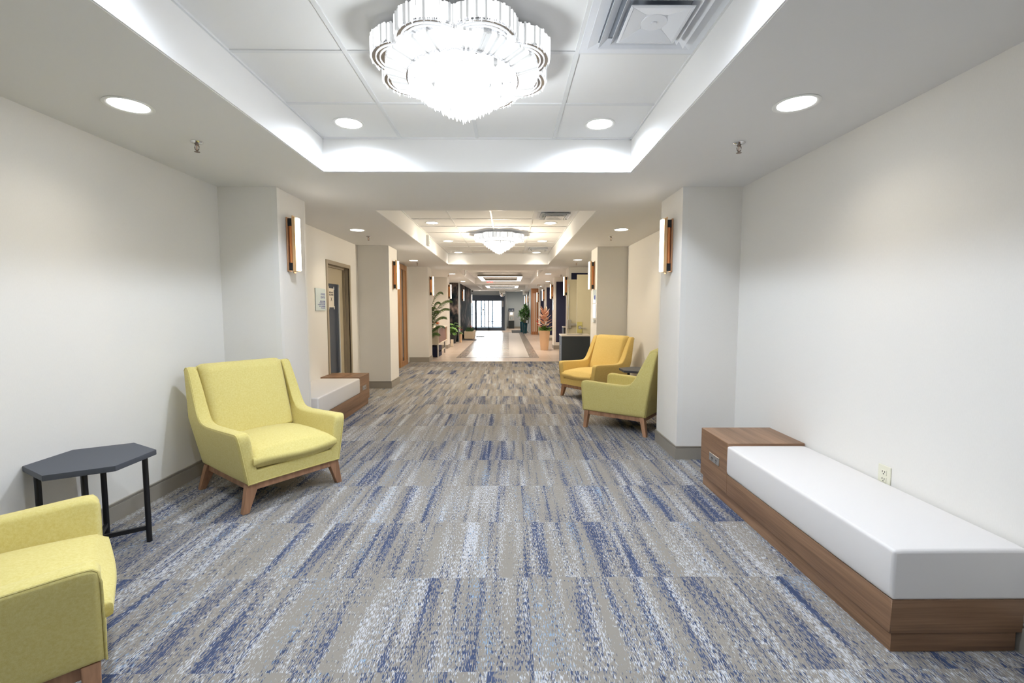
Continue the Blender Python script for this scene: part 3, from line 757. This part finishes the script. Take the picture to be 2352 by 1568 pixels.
# ------------------------------------------------------------------ wall sconces
sc = None
def sconce(x, y, side, label):
    """side=+1: on the left wall, projecting towards +x"""
    global sc
    t = thing('wall_sconce', label, 'wall lamp', (x, y, 2.0), 0 if side > 0 else PI, 'copper bar sconces on the pillars')
    if sc is None:
        P_ = []
        b = MB(); b.box(0, .014, -.034, .034, -.25, .25); P_.append(b.build('back_plate', 'bronze', t, bevel=.002, seg=1))
        for z in (-.205, .205):
            b = MB(); b.box(.014, .058, -.024, .024, z-.035, z+.035); P_.append(b.build('mount_post', 'black', t))
        b = MB(); b.tube([(.036, 0, -.17), (.036, 0, .17)], .021, 14); P_.append(b.build('copper_tube', 'backlit_copper', t, smooth=True))
        b = MB(); b.box(.058, .088, -.042, .042, -.25, .25); b.box(.050, .058, -.020, .020, -.268, .268); P_.append(b.build('channel', 'gold', t, bevel=.001, seg=1))
        b = MB(); b.box(.0885, .108, -.028, .028, -.245, .245); P_.append(b.build('diffuser', 'sconce_glow', t, bevel=.006, seg=2))
        sc = [(o.name, o.data, [(m.type, getattr(m, 'width', 0), getattr(m, 'segments', 0)) for m in o.modifiers]) for o in P_]
        sc_src.extend(P_)
    else:
        for o in sc_src:
            c = o.copy(); c.name = o.name.split('.')[0]; COL.objects.link(c); c.parent = t
sc_src = []
for x, y, s_, l in ((-2.07, 4.34, 1, 'copper bar sconce on the left pillar nearest the camera, lit white'), (1.563, 4.38, -1, 'copper bar sconce on the right pillar nearest the camera, lit white'),
                    (-2.063, 8.2, 1, 'copper bar sconce on the second left pillar, past the taupe door'), (1.568, 8.3, -1, 'copper bar sconce on the second right pillar, above the small wall signs'),
                    (-2.088, 12.15, 1, 'copper bar sconce on the third left pillar, above the palm fronds'), (1.583, 12.2, -1, 'copper bar sconce on the third right pillar, beside the open cream doors'),
                    (-2.128, 16.2, 1, 'copper bar sconce on the left pillar next to the dark mural'), (1.588, 16.1, -1, 'copper bar sconce on the right pillar behind the pinkish plant'),
                    (-2.078, 20.4, 1, 'pale lit bar sconce on the side of the dark mural'), (1.608, 20.2, -1, 'copper bar sconce between two distant navy panels on the right'),
                    (-2.318, 27.9, 1, 'small distant sconce left of the glass entrance doors'), (1.618, 24.1, -1, 'copper bar sconce in front of the slatted oak pillar'),
                    (1.238, 28.0, -1, 'small distant sconce on the dark panel right of the teal pots'), (1.238, 31.3, -1, 'farthest small sconce on the right wall near the drink kiosk')):
    sconce(x, y, s_, l)
b = MB(); b.box(1.228, 1.24, 27.3, 28.7, .5, 2.4); struct(b.build('trim_10', 'slate_cab'), 'dark wall panel')

# ------------------------------------------------------------------ chandeliers
def crystal(b, p, w, d, h, rot, mi):
    """faceted pendant: square bar with a pointed foot, hanging from p"""
    c, s = math.cos(rot), math.sin(rot)
    q = [(p[0]+c*x-s*y, p[1]+s*x+c*y) for x, y in ((-w, -d), (w, -d), (w, d), (-w, d))]
    v0 = [b.b.verts.new((x, y, p[2])) for x, y in q]; v1 = [b.b.verts.new((x, y, p[2]-h*.86)) for x, y in q]; tip = b.b.verts.new((p[0], p[1], p[2]-h))
    for i in range(4):
        j = (i+1) % 4
        b.b.faces.new((v0[i], v0[j], v1[j], v1[i])).material_index = mi; b.b.faces.new((v1[i], v1[j], tip)).material_index = mi
    b.b.faces.new(v0).material_index = mi
def make_chandelier(label, loc):
    t = thing('chandelier', label, 'chandelier', loc, 0, 'crystal flush chandeliers')
    b = MB(); b.lathe([(0, 0), (.36, 0), (.36, -.03), (.30, -.035), (0, -.035)], 64); b.build('canopy', 'mirror', t)
    NP = 8
    for k in range(NP):
        a = 2*PI*(k+.5)/NP; ca, sa = math.cos(a), math.sin(a); cx, cy = .292*ca, .292*sa; R = .170
        b = MB(); nn = 62
        for i in range(nn):
            g = a+math.radians(-104+208*i/(nn-1)); r = R+random.uniform(-.004, .004)
            crystal(b, (cx+r*math.cos(g), cy+r*math.sin(g), -.042+random.uniform(-.004, .004)), .0044, .0034, .088+random.uniform(-.009, .009), g+PI/2+random.uniform(-.35, .35), 0 if random.random() < .7 else 1)
        pet = b.build('crystal_petal', ['crystal', 'crystal_dim'], t)
        # mirror crescent behind the fringe, with two glowing ribs shaped as its reflected highlights
        m = 26
        for r0, r1, z0, z1, nm_, mt_ in ((.0, .163, -.124, -.118, 'mirror_band', 'chrome'), (.122, .127, -.128, -.124, 'highlight_rib', 'crystal'), (.142, .147, -.128, -.124, 'highlight_rib', 'crystal')):
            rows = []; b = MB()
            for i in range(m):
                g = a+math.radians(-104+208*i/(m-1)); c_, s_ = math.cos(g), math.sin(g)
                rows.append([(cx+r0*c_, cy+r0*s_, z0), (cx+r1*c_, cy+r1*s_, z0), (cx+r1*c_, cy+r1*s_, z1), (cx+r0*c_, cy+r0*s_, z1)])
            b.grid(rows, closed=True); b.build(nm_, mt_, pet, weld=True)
        b = MB(); rows = []
        for i in range(m):
            g = a+math.radians(-104+208*i/(m-1)); c_, s_ = math.cos(g), math.sin(g)
            rows.append([(cx+.150*c_, cy+.150*s_, -.05), (cx+.156*c_, cy+.156*s_, -.05), (cx+.156*c_, cy+.156*s_, -.108), (cx+.150*c_, cy+.150*s_, -.108)])
        b.grid(rows, closed=True); b.build('petal_rim', 'chrome', pet)
    # inner ring of radial crystals
    b = MB(); n = 190
    for i in range(n):
        g = 2*PI*i/n; c_, s_ = math.cos(g), math.sin(g); w = .0056; tx, ty = -s_*w, c_*w
        r0, r1 = .392, .292; z0, z1 = -.128+random.uniform(-.004, .004), -.150+random.uniform(-.006, .006)
        P0, P1 = (r0*c_, r0*s_), (r1*c_, r1*s_)
        b.hexa([(P0[0]-tx, P0[1]-ty, z0-.012), (P0[0]+tx, P0[1]+ty, z0-.012), (P1[0]+tx*.75, P1[1]+ty*.75, z1-.012), (P1[0]-tx*.75, P1[1]-ty*.75, z1-.012)],
               [(P0[0]-tx, P0[1]-ty, z0), (P0[0]+tx, P0[1]+ty, z0), (P1[0]+tx*.75, P1[1]+ty*.75, z1), (P1[0]-tx*.75, P1[1]-ty*.75, z1)], 0 if random.random() < .72 else 1)
    b.build('crystal_ring', ['crystal', 'crystal_dim'], t)
    b = MB(); b.lathe([(.286, -.13), (.290, -.13), (.290, -.172), (.286, -.172), (.286, -.13)], 64); b.build('ring_band', 'chrome', t)
    b = MB(); b.lathe([(0, -.035), (.25, -.035), (.25, -.117), (.385, -.117), (.385, -.113), (.25, -.108)], 48); b.build('support_plate', 'chrome', t)
    tiers = [(.272, 64, .205), (.235, 54, .238), (.195, 44, .270), (.155, 36, .298), (.115, 26, .322), (.075, 18, .345), (.038, 9, .365), (0, 1, .382)]
    for r, n, zb in tiers:
        b = MB()
        for i in range(n):
            g = 2*PI*i/n+random.uniform(-.03, .03); zt = -.128; zz = -zb+random.uniform(-.007, .007)
            crystal(b, (r*math.cos(g), r*math.sin(g), zt), .0095, .006, zt-zz, g+PI/2+random.uniform(-.4, .4), 0 if random.random() < .95 else 1)
        b.build('crystal_tier', ['cone', 'crystal_dim'], t)
    lamp('lamp', 'POINT', P_CHAND if loc[1] < 5 else P_CHAND*4, (.9, .95, 1) if loc[1] < 5 else NEUTRAL, t, (0, 0, -.52), shadow_soft_size=.10)
    return t
make_chandelier('large round crystal chandelier hanging nearest the camera at the top of the photo', (-.235, 2.46, HC))
make_chandelier('smaller looking crystal chandelier in the second raised ceiling down the hall', (-.16, 8.29, HC))

# ------------------------------------------------------------------ air vents
def make_vent(label, x0, x1, y0, y1):
    cx, cy = (x0+x1)/2, (y0+y1)/2; h = (x1-x0)/2
    t = thing('air_vent', label, 'air vent', (cx, cy, HC), 0, 'square ceiling air vents')
    def ringp(b, a, c, za, zc, th=.004):
        """square louvre sloping from half-width a at height za to half-width c at height zc"""
        A = [(-a, -a), (a, -a), (a, a), (-a, a)]; C_ = [(-c, -c), (c, -c), (c, c), (-c, c)]
        for i in range(4):
            j = (i+1) % 4
            b.hexa([(*A[i], za-th), (*A[j], za-th), (*C_[j], zc-th), (*C_[i], zc-th)], [(*A[i], za), (*A[j], za), (*C_[j], zc), (*C_[i], zc)])
    b = MB(); ringp(b, h, h-.035, -.006, -.006); ringp(b, h-.035, h-.085, -.008, -.001); b.build('frame', 'vent', t)
    b = MB(); b.box(-h+.03, h-.03, -h+.03, h-.03, -.0015, 0); b.build('duct', 'duct_grey', t)
    for a, c, za, zc in ((h-.085, h-.125, -.030, -.004), (h-.135, h-.165, -.040, -.012)):
        b = MB(); ringp(b, a, c, za, zc); b.build('louvre', 'vent', t, weld=True)
    q = h-.16
    b = MB(); ringp(b, q, q-.014, -.046, -.048); ringp(b, q-.014, .05, -.047, -.030); b.box(-.05, .05, -.05, .05, -.034, -.030)
    b.hexa([(-.035, -.035, -.028), (.035, -.035, -.028), (.035, .035, -.028), (-.035, .035, -.028)], [(-.03, -.03, -.002), (.03, -.03, -.002), (.03, .03, -.002), (-.03, .03, -.002)])
    pl = b.build('centre_plate', 'vent', t, bevel=.003)
    b = MB(); b.lathe([(0, -.042), (.012, -.042), (.014, -.038), (.058, -.037), (.060, -.034), (0, -.034)], 28); b.build('knob', 'vent', pl, smooth=True)
make_vent('square white air vent at the top of the photo, right of the near chandelier', .372, .972, 1.886, 2.486)
make_vent('square air vent at the near right of the second raised ceiling', .375, .965, 6.345, 6.94)
make_vent('square air vent at the far right of the second raised ceiling', .375, .965, 10.06, 10.62)

# ------------------------------------------------------------------ long rectangular lights
def make_linear(label, x0, x1, y0, y1, z, h):
    t = thing('rectangular_light', label, 'ceiling light', ((x0+x1)/2, (y0+y1)/2, z), 0, 'open rectangular lobby lights')
    a, c = (x1-x0)/2, (y1-y0)/2; w = .17
    b = MB(); g = MB()
    for (p, q, r, s_) in ((-a, a, -c, -c+w), (-a, a, c-w, c), (-a, -a+w, -c+w, c-w), (a-w, a, -c+w, c-w)):
        b.box(p, q, r, s_, .004, h); g.box(p+.004, q-.004, r+.004, s_-.004, -.004, .004)
    b.build('housing', 'lamp_grey', t); g.build('diffuser', 'linear_glow', t)
    b = MB()
    for sx in (-a+.08, a-.08):
        for sy in (-c+.08, c-.08): b.cyl((sx, sy), .006, h, HC-z, 8)
    b.build('hanger_rod', 'steel', t)
make_linear('long open rectangular light in the third raised ceiling', -1.14, .53, 17.0, 19.7, 2.59, .07)
make_linear('long open rectangular light in the farthest raised ceiling', -1.17, .53, 23.3, 25.75, 2.56, .07)

# small ceiling fittings
def alarm(y, z, label):
    t = thing('alarm_box', label, 'alarm', (CXL+.008, y, z), 0)
    b = MB(); b.box(0, .05, -.06, .06, -.09, .09); b.build('housing', 'white', t, bevel=.004)
    b = MB(); b.box(.05, .056, -.03, .03, -.06, .02); b.build('lens', 'sign_glass', t)
alarm(8.3, 2.62, 'white box fitting high on the left side of the second raised ceiling')
alarm(15.3, 2.60, 'white box fitting high on the left side of the third raised ceiling')
t = thing('exit_sign', 'red lettered exit sign behind the nearer rectangular light', 'sign', (-.80, 20.19, 2.60))
b = MB(); b.box(-.17, .17, -.02, 0, -.09, .10); b.build('plate', 'white', t, bevel=.003)
text('EXIT', .15, 'red_lit', t, Matrix.Translation((0, -.0215, -.05)) @ Matrix.Rotation(PI/2, 4, 'X'), 'lettering', 'CENTER')
t = thing('dome_mirror', 'convex dome mirror hanging from the ceiling by the entrance doors', 'mirror', (-.36, 27.6, HS))
b = MB(); b.lathe([(0, 0), (.18, 0), (.19, -.01), (.19, -.13), (.18, -.14), (0, -.14)], 32); b.build('rim', 'white', t, smooth=True)
b = MB(); b.lathe([(.18*math.cos(PI/2*i/10), -.14-.22*math.sin(PI/2*i/10)) for i in range(10)]+[(0, -.36)], 32); b.build('mirror_dome', 'mirror', t, smooth=True)
t = thing('security_camera', 'small dark dome security camera on the ceiling before the entrance', 'camera', (-2.1, 26.6, HS))
b = MB(); b.lathe([(0, 0), (.07, 0), (.07, -.03), (0, -.03)], 20); b.build('mount', 'white', t, smooth=True)
b = MB(); b.lathe([(.06, -.03), (.055, -.07), (.035, -.10), (0, -.11)], 20); b.build('dome', 'black', t, smooth=True)
t = thing('pendant_speaker', 'pale cylinder hanging from the ceiling before the slatted oak pillar', 'speaker', (1.4, 20.8, HS))
b = MB(); b.lathe([(0, 0), (.08, 0), (.08, -.02), (0, -.02)], 20); b.build('mount', 'bronze', t)
b = MB(); b.lathe([(0, -.02), (.05, -.02), (.05, -.10), (.03, -.12), (.03, -.18), (0, -.18)], 20); b.build('body', 'white', t, smooth=True)

# small signs on the second right pillar
FR = Matrix(((0, 0, -1), (-1, 0, 0), (0, 1, 0))).to_4x4()      # text that faces -x, reading along -y
def right_sign(nm, label, cat, y0, y1, z0, z1, m, x=1.568, th=.006):
    t = thing(nm, label, cat, (x, (y0+y1)/2, (z0+z1)/2)); b = MB(); b.box(-th, 0, -(y1-y0)/2, (y1-y0)/2, -(z1-z0)/2, (z1-z0)/2); b.build('plate', m, t); return t
t = right_sign('wall_sign', 'pale sign with small blue square on the second right pillar under the sconce', 'sign', 8.11, 8.38, 1.50, 1.74, 'sign_glass')
b = MB(); b.box(-.0075, -.006, -.08, .02, -.055, .02); b.build('blue_square', 'blue_ink', t)
right_sign('wall_sign', 'taller frosted blank sign below the blue square sign on the second right pillar', 'sign', 8.11, 8.38, 1.226, 1.485, 'sign_glass')
t = right_sign('wall_switch', 'small brown and white switch box below the signs on the second right pillar', 'switch', 8.10, 8.36, 1.163, 1.203, 'steel', th=.03)
b = MB(); b.box(-.034, -.03, -.07, .07, -.014, .014); b.build('button_row', 'ivory', t)
t = right_sign('wall_sign', 'small pale sign on the far right pillar beside the pinkish plant', 'sign', 16.0, 16.25, 1.35, 1.75, 'sign_glass', 1.588)
b = MB(); b.box(-.0075, -.006, -.06, .06, .05, .09); b.box(-.0075, -.006, -.06, .06, -.03, .01); b.build('mark', 'blue_ink', t)

# ------------------------------------------------------------------ waste cabinets
def make_bin(label, x0, x1, y0, y1, h):
    t = thing('waste_cabinet', label, 'waste bin', ((x0+x1)/2, (y0+y1)/2, 0), 0, 'slate waste cabinets'); a, c = (x1-x0)/2, (y1-y0)/2
    b = MB(); b.box(-a+.012, a-.01, -c+.012, c-.01, .0, h-.03); b.build('cabinet', 'slate_cab', t, bevel=.003, seg=1)
    b = MB(); b.box(-a+.006, -a+.014, -c+.01, c-.01, .02, h-.04); s_ = b.build('side_panel', 'slate_side', t)
    b = MB()
    for k in range(14): b.box(-a+.004, -a+.007, -.02, .01, .15+.035*k, .15+.035*k+.02+.006*(k % 3 == 0))
    b.build('lettering', 'white_ink', s_)
    b = MB(); w = .17; d = .10
    b.box(-a, -w, -c, c, h-.03, h); b.box(w, a, -c, c, h-.03, h); b.box(-w, w, -c, -d, h-.03, h); b.box(-w, w, d, c, h-.03, h); b.build('top', 'stone', t)
    b = MB(); b.box(-w, w, -d, d, h-.012, h-.004); b.build('opening_shade_plate', 'slot', t)  # dark plate near the rim stands in for the shade inside the hole
make_bin('dark slate waste cabinet with pale top in front of the open cream doors', 1.10, 1.71, 9.38, 9.80, .86)
make_bin('second slate waste cabinet, mostly hidden behind the open cream doors', 1.66, 2.08, 13.6, 14.0, .86)

# ------------------------------------------------------------------ plants
def blade(b, p, az, el, L, w, droop, n=7, mi=0):
    d = Vector((math.cos(az), math.sin(az), 0)); side = Vector((-math.sin(az), math.cos(az), 0)); pts = []; wd = []
    for i in range(n):
        u = i/(n-1); pts.append(Vector(p)+d*(L*u*math.cos(el))+Vector((0, 0, L*u*math.sin(el)-droop*L*u*u))); wd.append(w*max(.04, math.sin(PI*min(1, .12+u*.88)))**.8*(1 if u < .98 else .2))
    b.strip(pts, wd, side, mi)
def pot(t, r0, r1, h, m, square=False):
    b = MB()
    b.lathe([(0, 0), (r0, 0), (r0, .01), (r1, h), (r1-.02, h), (r1-.03, h-.05), (0, h-.05)], 4 if square else 36)
    o = b.build('pot', m, t, smooth=not square, bevel=.006 if square else 0)
    if square: o.rotation_euler = (0, 0, PI/4)
    b = MB(); b.lathe([(0, h-.05), (r1-.028, h-.05), (r1-.028, h-.042), (0, h-.042)], 4 if square else 24); s_ = b.build('soil', 'soil', t)
    if square: s_.rotation_euler = (0, 0, PI/4)
# palm
t = thing('potted_palm', 'tall feathery green palm behind the third left pillar', 'plant', (-2.33, 12.74, 0))
pot(t, .10, .14, .32, 'slate_cab')
fr = [(.1, 1.98, .50), (-.1, 1.74, .78), (.25, 1.52, .70), (.0, 1.28, .60), (.45, 1.70, .45), (.15, 1.02, .55), (-.2, .82, .42), (.9, 1.55, .4), (-.3, 1.45, .42)]
for az, hh, rch in fr:
    az = az*1.0+random.uniform(-.1, .1); b = MB(); pts = []; n = 16
    for i in range(n):
        u = i/(n-1); pts.append(Vector((math.cos(az)*rch*u**1.25, math.sin(az)*rch*u**1.25*.5, .28+(hh-.28)*math.sin(u*PI*.5)**.8-.12*u**3)))
    b.tube(pts, [.008*(1-.8*i/(n-1)) for i in range(n)], 5)
    for i in range(4, n):
        u = i/(n-1); L = .20*math.sin(PI*min(1, .15+.8*u))+.05; d = (pts[i]-pts[i-1]).normalized()
        for sgn in (1, -1):
            for q in (0, .5):
                p = pts[i-1]+(pts[i]-pts[i-1])*q; sd = Vector((-math.sin(az), math.cos(az), 0))*sgn
                tip = (d*.65+sd*.75+Vector((0, 0, -.28))).normalized()
                wv = d.cross(tip).normalized().cross(tip).normalized()
                P3 = [p, p+tip*L*.5, p+tip*L+Vector((0, 0, -.05))]
                b.strip(P3, [.006, .014, .001], wv)
    b.clamp(1, -.27, 9).clamp(0, -.24, 9); b.build('frond', 'palm', t)
# console cabinet
t = thing('console_cabinet', 'cream console cabinet with walnut sliding doors on the left', 'cabinet', (-2.0, 13.0, 0))
b = MB(); b.box(-.40, 0, 0, .03, .372, .848); b.box(-.40, 0, 1.83, 1.86, .372, .848); b.box(-.40, 0, .03, 1.83, .82, .848); b.box(-.40, 0, .03, 1.83, .372, .40); b.box(-.40, -.38, .03, 1.83, .40, .82); b.build('carcass', 'cream_lac', t, bevel=.003, seg=1)
b = MB(); b.box(-.025, -.012, .03, .60, .40, .82); dr = b.build('sliding_door', 'cab_wood', t); b = MB(); b.cyl((0, 0), .02, 0, .006, 14); o = b.build('finger_pull', 'steel', dr); o.rotation_euler = (0, PI/2, 0); o.location = (-.012, .56, .80)
b = MB(); b.box(-.04, -.027, .58, 1.83, .40, .82); b.build('sliding_door', 'cab_wood', t)
for x in (-.37, -.03):
    for y in (.06, 1.46):
        b = MB(); b.box(x-.02, x+.02, y-.02, y+.03, 0, .372); b.build('leg', 'steel', t)
b = MB(); b.box(-.04, -.02, .09, 1.44, .13, .165); b.box(-.38, -.36, .09, 1.44, .13, .165); b.build('stretcher', 'cream_lac', t)
b = MB(); b.box(-2.32, -2.02, 13.12, 13.75, .002, .30); tag(b.build('storage_box', 'navy'), 'navy box on the floor under the cream console cabinet', 'box')
t = thing('orange_flower_arrangement', 'orange flowers in a small white pot on the console cabinet', 'flowers', (-2.08, 13.3, .848))
b = MB(); b.lathe([(0, 0), (.045, 0), (.06, .10), (.05, .10), (.045, .08), (0, .08)], 20); b.build('pot', 'white', t, smooth=True)
b = MB()
for k in range(9):
    a = random.uniform(0, 2*PI); blade(b, (0, 0, .08), a, random.uniform(.6, 1.3), random.uniform(.12, .24), .02, .3)
b.build('petals', 'orange', t)
# white pedestal by fourth pillar, leafy plant by mural
b = MB(); b.box(-2.12, -2.03, 16.65, 16.8, .02, .26); b.box(-2.10, -2.05, 16.68, 16.77, 0, .02); tag(b.build('floor_lamp_box', 'cream_lac'), 'low cream box on the floor beside the fourth left pillar', 'box'); bpy.data.objects['floor_lamp_box'].name = 'floor_box'
t = thing('leafy_plant', 'bright green leafy plant in a dark pot in front of the dark mural', 'plant', (-2.28, 18.40, 0))
pot(t, .14, .20, .42, 'slate_cab')
b = MB()
for k in range(40):
    a = random.uniform(0, 2*PI); e = random.uniform(.1, 1.3); L = random.uniform(.3, .56)
    P0 = Vector((0, 0, .38)); P1 = P0+Vector((math.cos(a)*L*.55*math.cos(e), math.sin(a)*L*.55*math.cos(e), L*math.sin(e)*.85))
    b.tube([P0, (P0+P1)/2+Vector((0, 0, .04)), P1], .005, 5); blade(b, P1, a, e*.3-.2, .20, .07, .45)
b.clamp(0, -.29, 9); b.build('foliage', 'green', t)
# small tan pot with red flowers, long planter
def flowers(b, n, rad, z0, z1, mi, sz=.035):
    for k in range(n):
        a = random.uniform(0, 2*PI); r = rad*math.sqrt(random.random()); p = (r*math.cos(a), r*math.sin(a), random.uniform(z0, z1))
        for q in range(5): blade(b, p, 2*PI*q/5+a, .5, sz, sz*.4, .1, 4, mi)
t = thing('flower_pot', 'narrow tan pot with red flowers at the corner of the dark mural', 'plant', (-1.99, 18.9, 0))
pot(t, .05, .065, .36, 'tan_pot')
b = MB()
for k in range(24): blade(b, (0, 0, .34), random.uniform(0, 2*PI), random.uniform(.5, 1.3), random.uniform(.1, .24), .02, .5)
b.build('foliage', 'green', t); b = MB(); flowers(b, 5, .08, .5, .62, 0, .05); b.build('flower', 'red', t)
t = thing('planter_box', 'long cream planter with grasses and red flowers along the dark mural', 'plant', (-1.82, 21.6, 0))
b = MB(); w, l, hh = .20, .85, .36
b.box(-w, w, -l, -l+.03, .03, hh); b.box(-w, w, l-.03, l, .03, hh); b.box(-w, -w+.03, -l+.03, l-.03, .03, hh); b.box(w-.03, w, -l+.03, l-.03, .03, hh); b.box(-w+.03, w-.03, -l+.03, l-.03, .03, hh-.06); b.box(-w+.03, w-.03, -l+.1, l-.1, 0, .03)
b.build('box', 'cream_box', t)
b = MB()
for k in range(170): blade(b, (random.uniform(-.16, .16), random.uniform(-.78, .78), hh-.06), random.choice((.5, -.5))*PI+random.uniform(-.6, .6), random.uniform(1.0, 1.5), random.uniform(.14, .30), .009, .1, 5)
o = b.build('grasses', 'grass', t); o['kind'] = 'stuff'
for k in range(6):
    b = MB(); flowers(b, 1, .01, 0, .01, 0, .05); o = b.build('flower', 'red', t); o.location = (random.uniform(-.14, .14), -.75+.28*k, hh+.15+random.uniform(0, .1))
# mats
for nm, x0, x1, y0, y1, l in (('a', -2.05, -1.42, 20.05, 20.55, 'nearer dark floor mat by the mural wall'), ('b', -1.60, -1.20, 22.5, 23.1, 'farther dark floor mat by the mural wall'), ('c', .21, 1.2, 26.2, 29.3, 'dark entrance mat under the teal pots')):
    b = MB(); b.box(x0, x1, y0, y1, 0, .01); tag(b.build('floor_mat', 'mat', bevel=.003, seg=1), l, 'mat', 'dark floor mats')
# tan pot with pinkish rubber plant
t = thing('potted_plant', 'tall tan pot with pinkish broad leaved plant and red flowers', 'plant', (1.232, 15.4, 0))
pot(t, .128, .192, .665, 'tan_pot')
b = MB(); b.tube([(0, 0, .6), (.01, 0, 1.0), (0, .01, 1.42)], .012, 6)
o = b.build('stem', 'stem', t); b = MB()
for k in range(26):
    u = k/25; z = .74+.56*u; a = k*2.399; e = .3+.75*u; L = .33-.07*u
    blade(b, (.01*math.cos(a), .01*math.sin(a), z), a, e, L, .060, .08, 7)
b.build('foliage', 'rubber', t)
b = MB()
for k in range(90): blade(b, (random.uniform(-.12, .12), random.uniform(-.12, .12), .63), random.uniform(0, 2*PI), random.uniform(.4, 1.3), random.uniform(.18, .34), .03, .25)
b.build('greenery', 'green', t)
b = MB()
for k in range(9):
    a = PI+random.uniform(-1.2, 1.2); p = (.26*math.cos(a), .26*math.sin(a), random.uniform(.78, .98))
    for q in range(5): blade(b, p, 2*PI*q/5, .5, .05, .02, .1, 4)
b.build('flower', 'red', t)
# teal pots
def dracaena(label, loc, r, h, top, empty=False):
    t = thing('potted_dracaena' if not empty else 'teal_pot', label, 'plant' if not empty else 'plant pot', loc)
    pot(t, r*.72, r, h, 'teal')
    if empty:
        b = MB()
        for k in range(30): blade(b, (0, 0, h-.05), random.uniform(0, 2*PI), random.uniform(.7, 1.4), random.uniform(.25, .5), .03, .3)
        b.clamp(0, -9, .36); b.build('foliage', 'dracaena', t); return
    b = MB(); heads = [(-.10, .02, top-.42), (.10, -.03, top-.30), (.02, .08, top-.15), (-.24, -.05, top-.52), (.22, .05, top-.50), (-.05, -.12, top-.62), (.12, .1, top-.70)]
    for x, y, z in heads: b.tube([(x*.15, y*.15, h-.06), (x*.6, y*.6, (h+z)/2), (x, y, z)], .014, 6)
    b.build('cane', 'stem', t); b = MB()
    for x, y, z in heads:
        for k in range(26): blade(b, (x, y, z-.08+.12*k/26), k*2.4, -.3+1.7*k/26, random.uniform(.24, .36), .040, .30, 7)
    b.clamp(0, -9, .27); b.build('foliage', 'dracaena', t)
dracaena('green sword leaved plant in the nearer glossy teal pot by the right lobby wall', (.94, 25.7, 0), .155, .60, 1.62)
dracaena('second glossy teal pot half hidden behind the nearer one', (.84, 27.1, 0), .15, .62, 1.2, True)
# kiosk
t = thing('drink_station', 'drink dispenser kiosk against the grey wall beside the entrance', 'kiosk', (.225, 32.2, 0))
b = MB(); b.box(-.2, .2, 0, .28, .0, .55); b.build('cabinet', 'slate_cab', t, bevel=.003, seg=1)
b = MB(); b.box(-.19, .19, .02, .26, .55, .60); b.box(-.19, .19, .2, .26, .60, 1.20); b.build('dispenser', 'steel', t, bevel=.003, seg=1)
b = MB(); b.lathe([(.0, .60), (.05, .60), (.10, .76), (.11, .80), (0, .80)], 20, (0, .11, 0)); b.build('bowl', 'sign_glass', t, smooth=True)
b = MB(); b.box(-.15, .15, .05, .2, .88, 1.16); sb = b.build('screen_unit', 'white', t, bevel=.004); b = MB(); b.box(-.08, .08, .044, .05, .98, 1.12); b.build('screen', 'screen', sb)
b = MB(); b.box(-.2, .2, .16, .26, 1.20, 1.42); hd = b.build('header', 'slate_door', t)
b = MB()
for x0, x1, z0, z1 in ((-.15, -.09, 1.29, 1.31), (-.12, -.10, 1.25, 1.30), (-.03, .0, 1.26, 1.32), (.05, .14, 1.30, 1.33), (.06, .09, 1.25, 1.30), (.11, .15, 1.26, 1.28)): b.box(x0, x1, .156, .16, z0, z1)
b.build('mark', 'white_ink', hd)
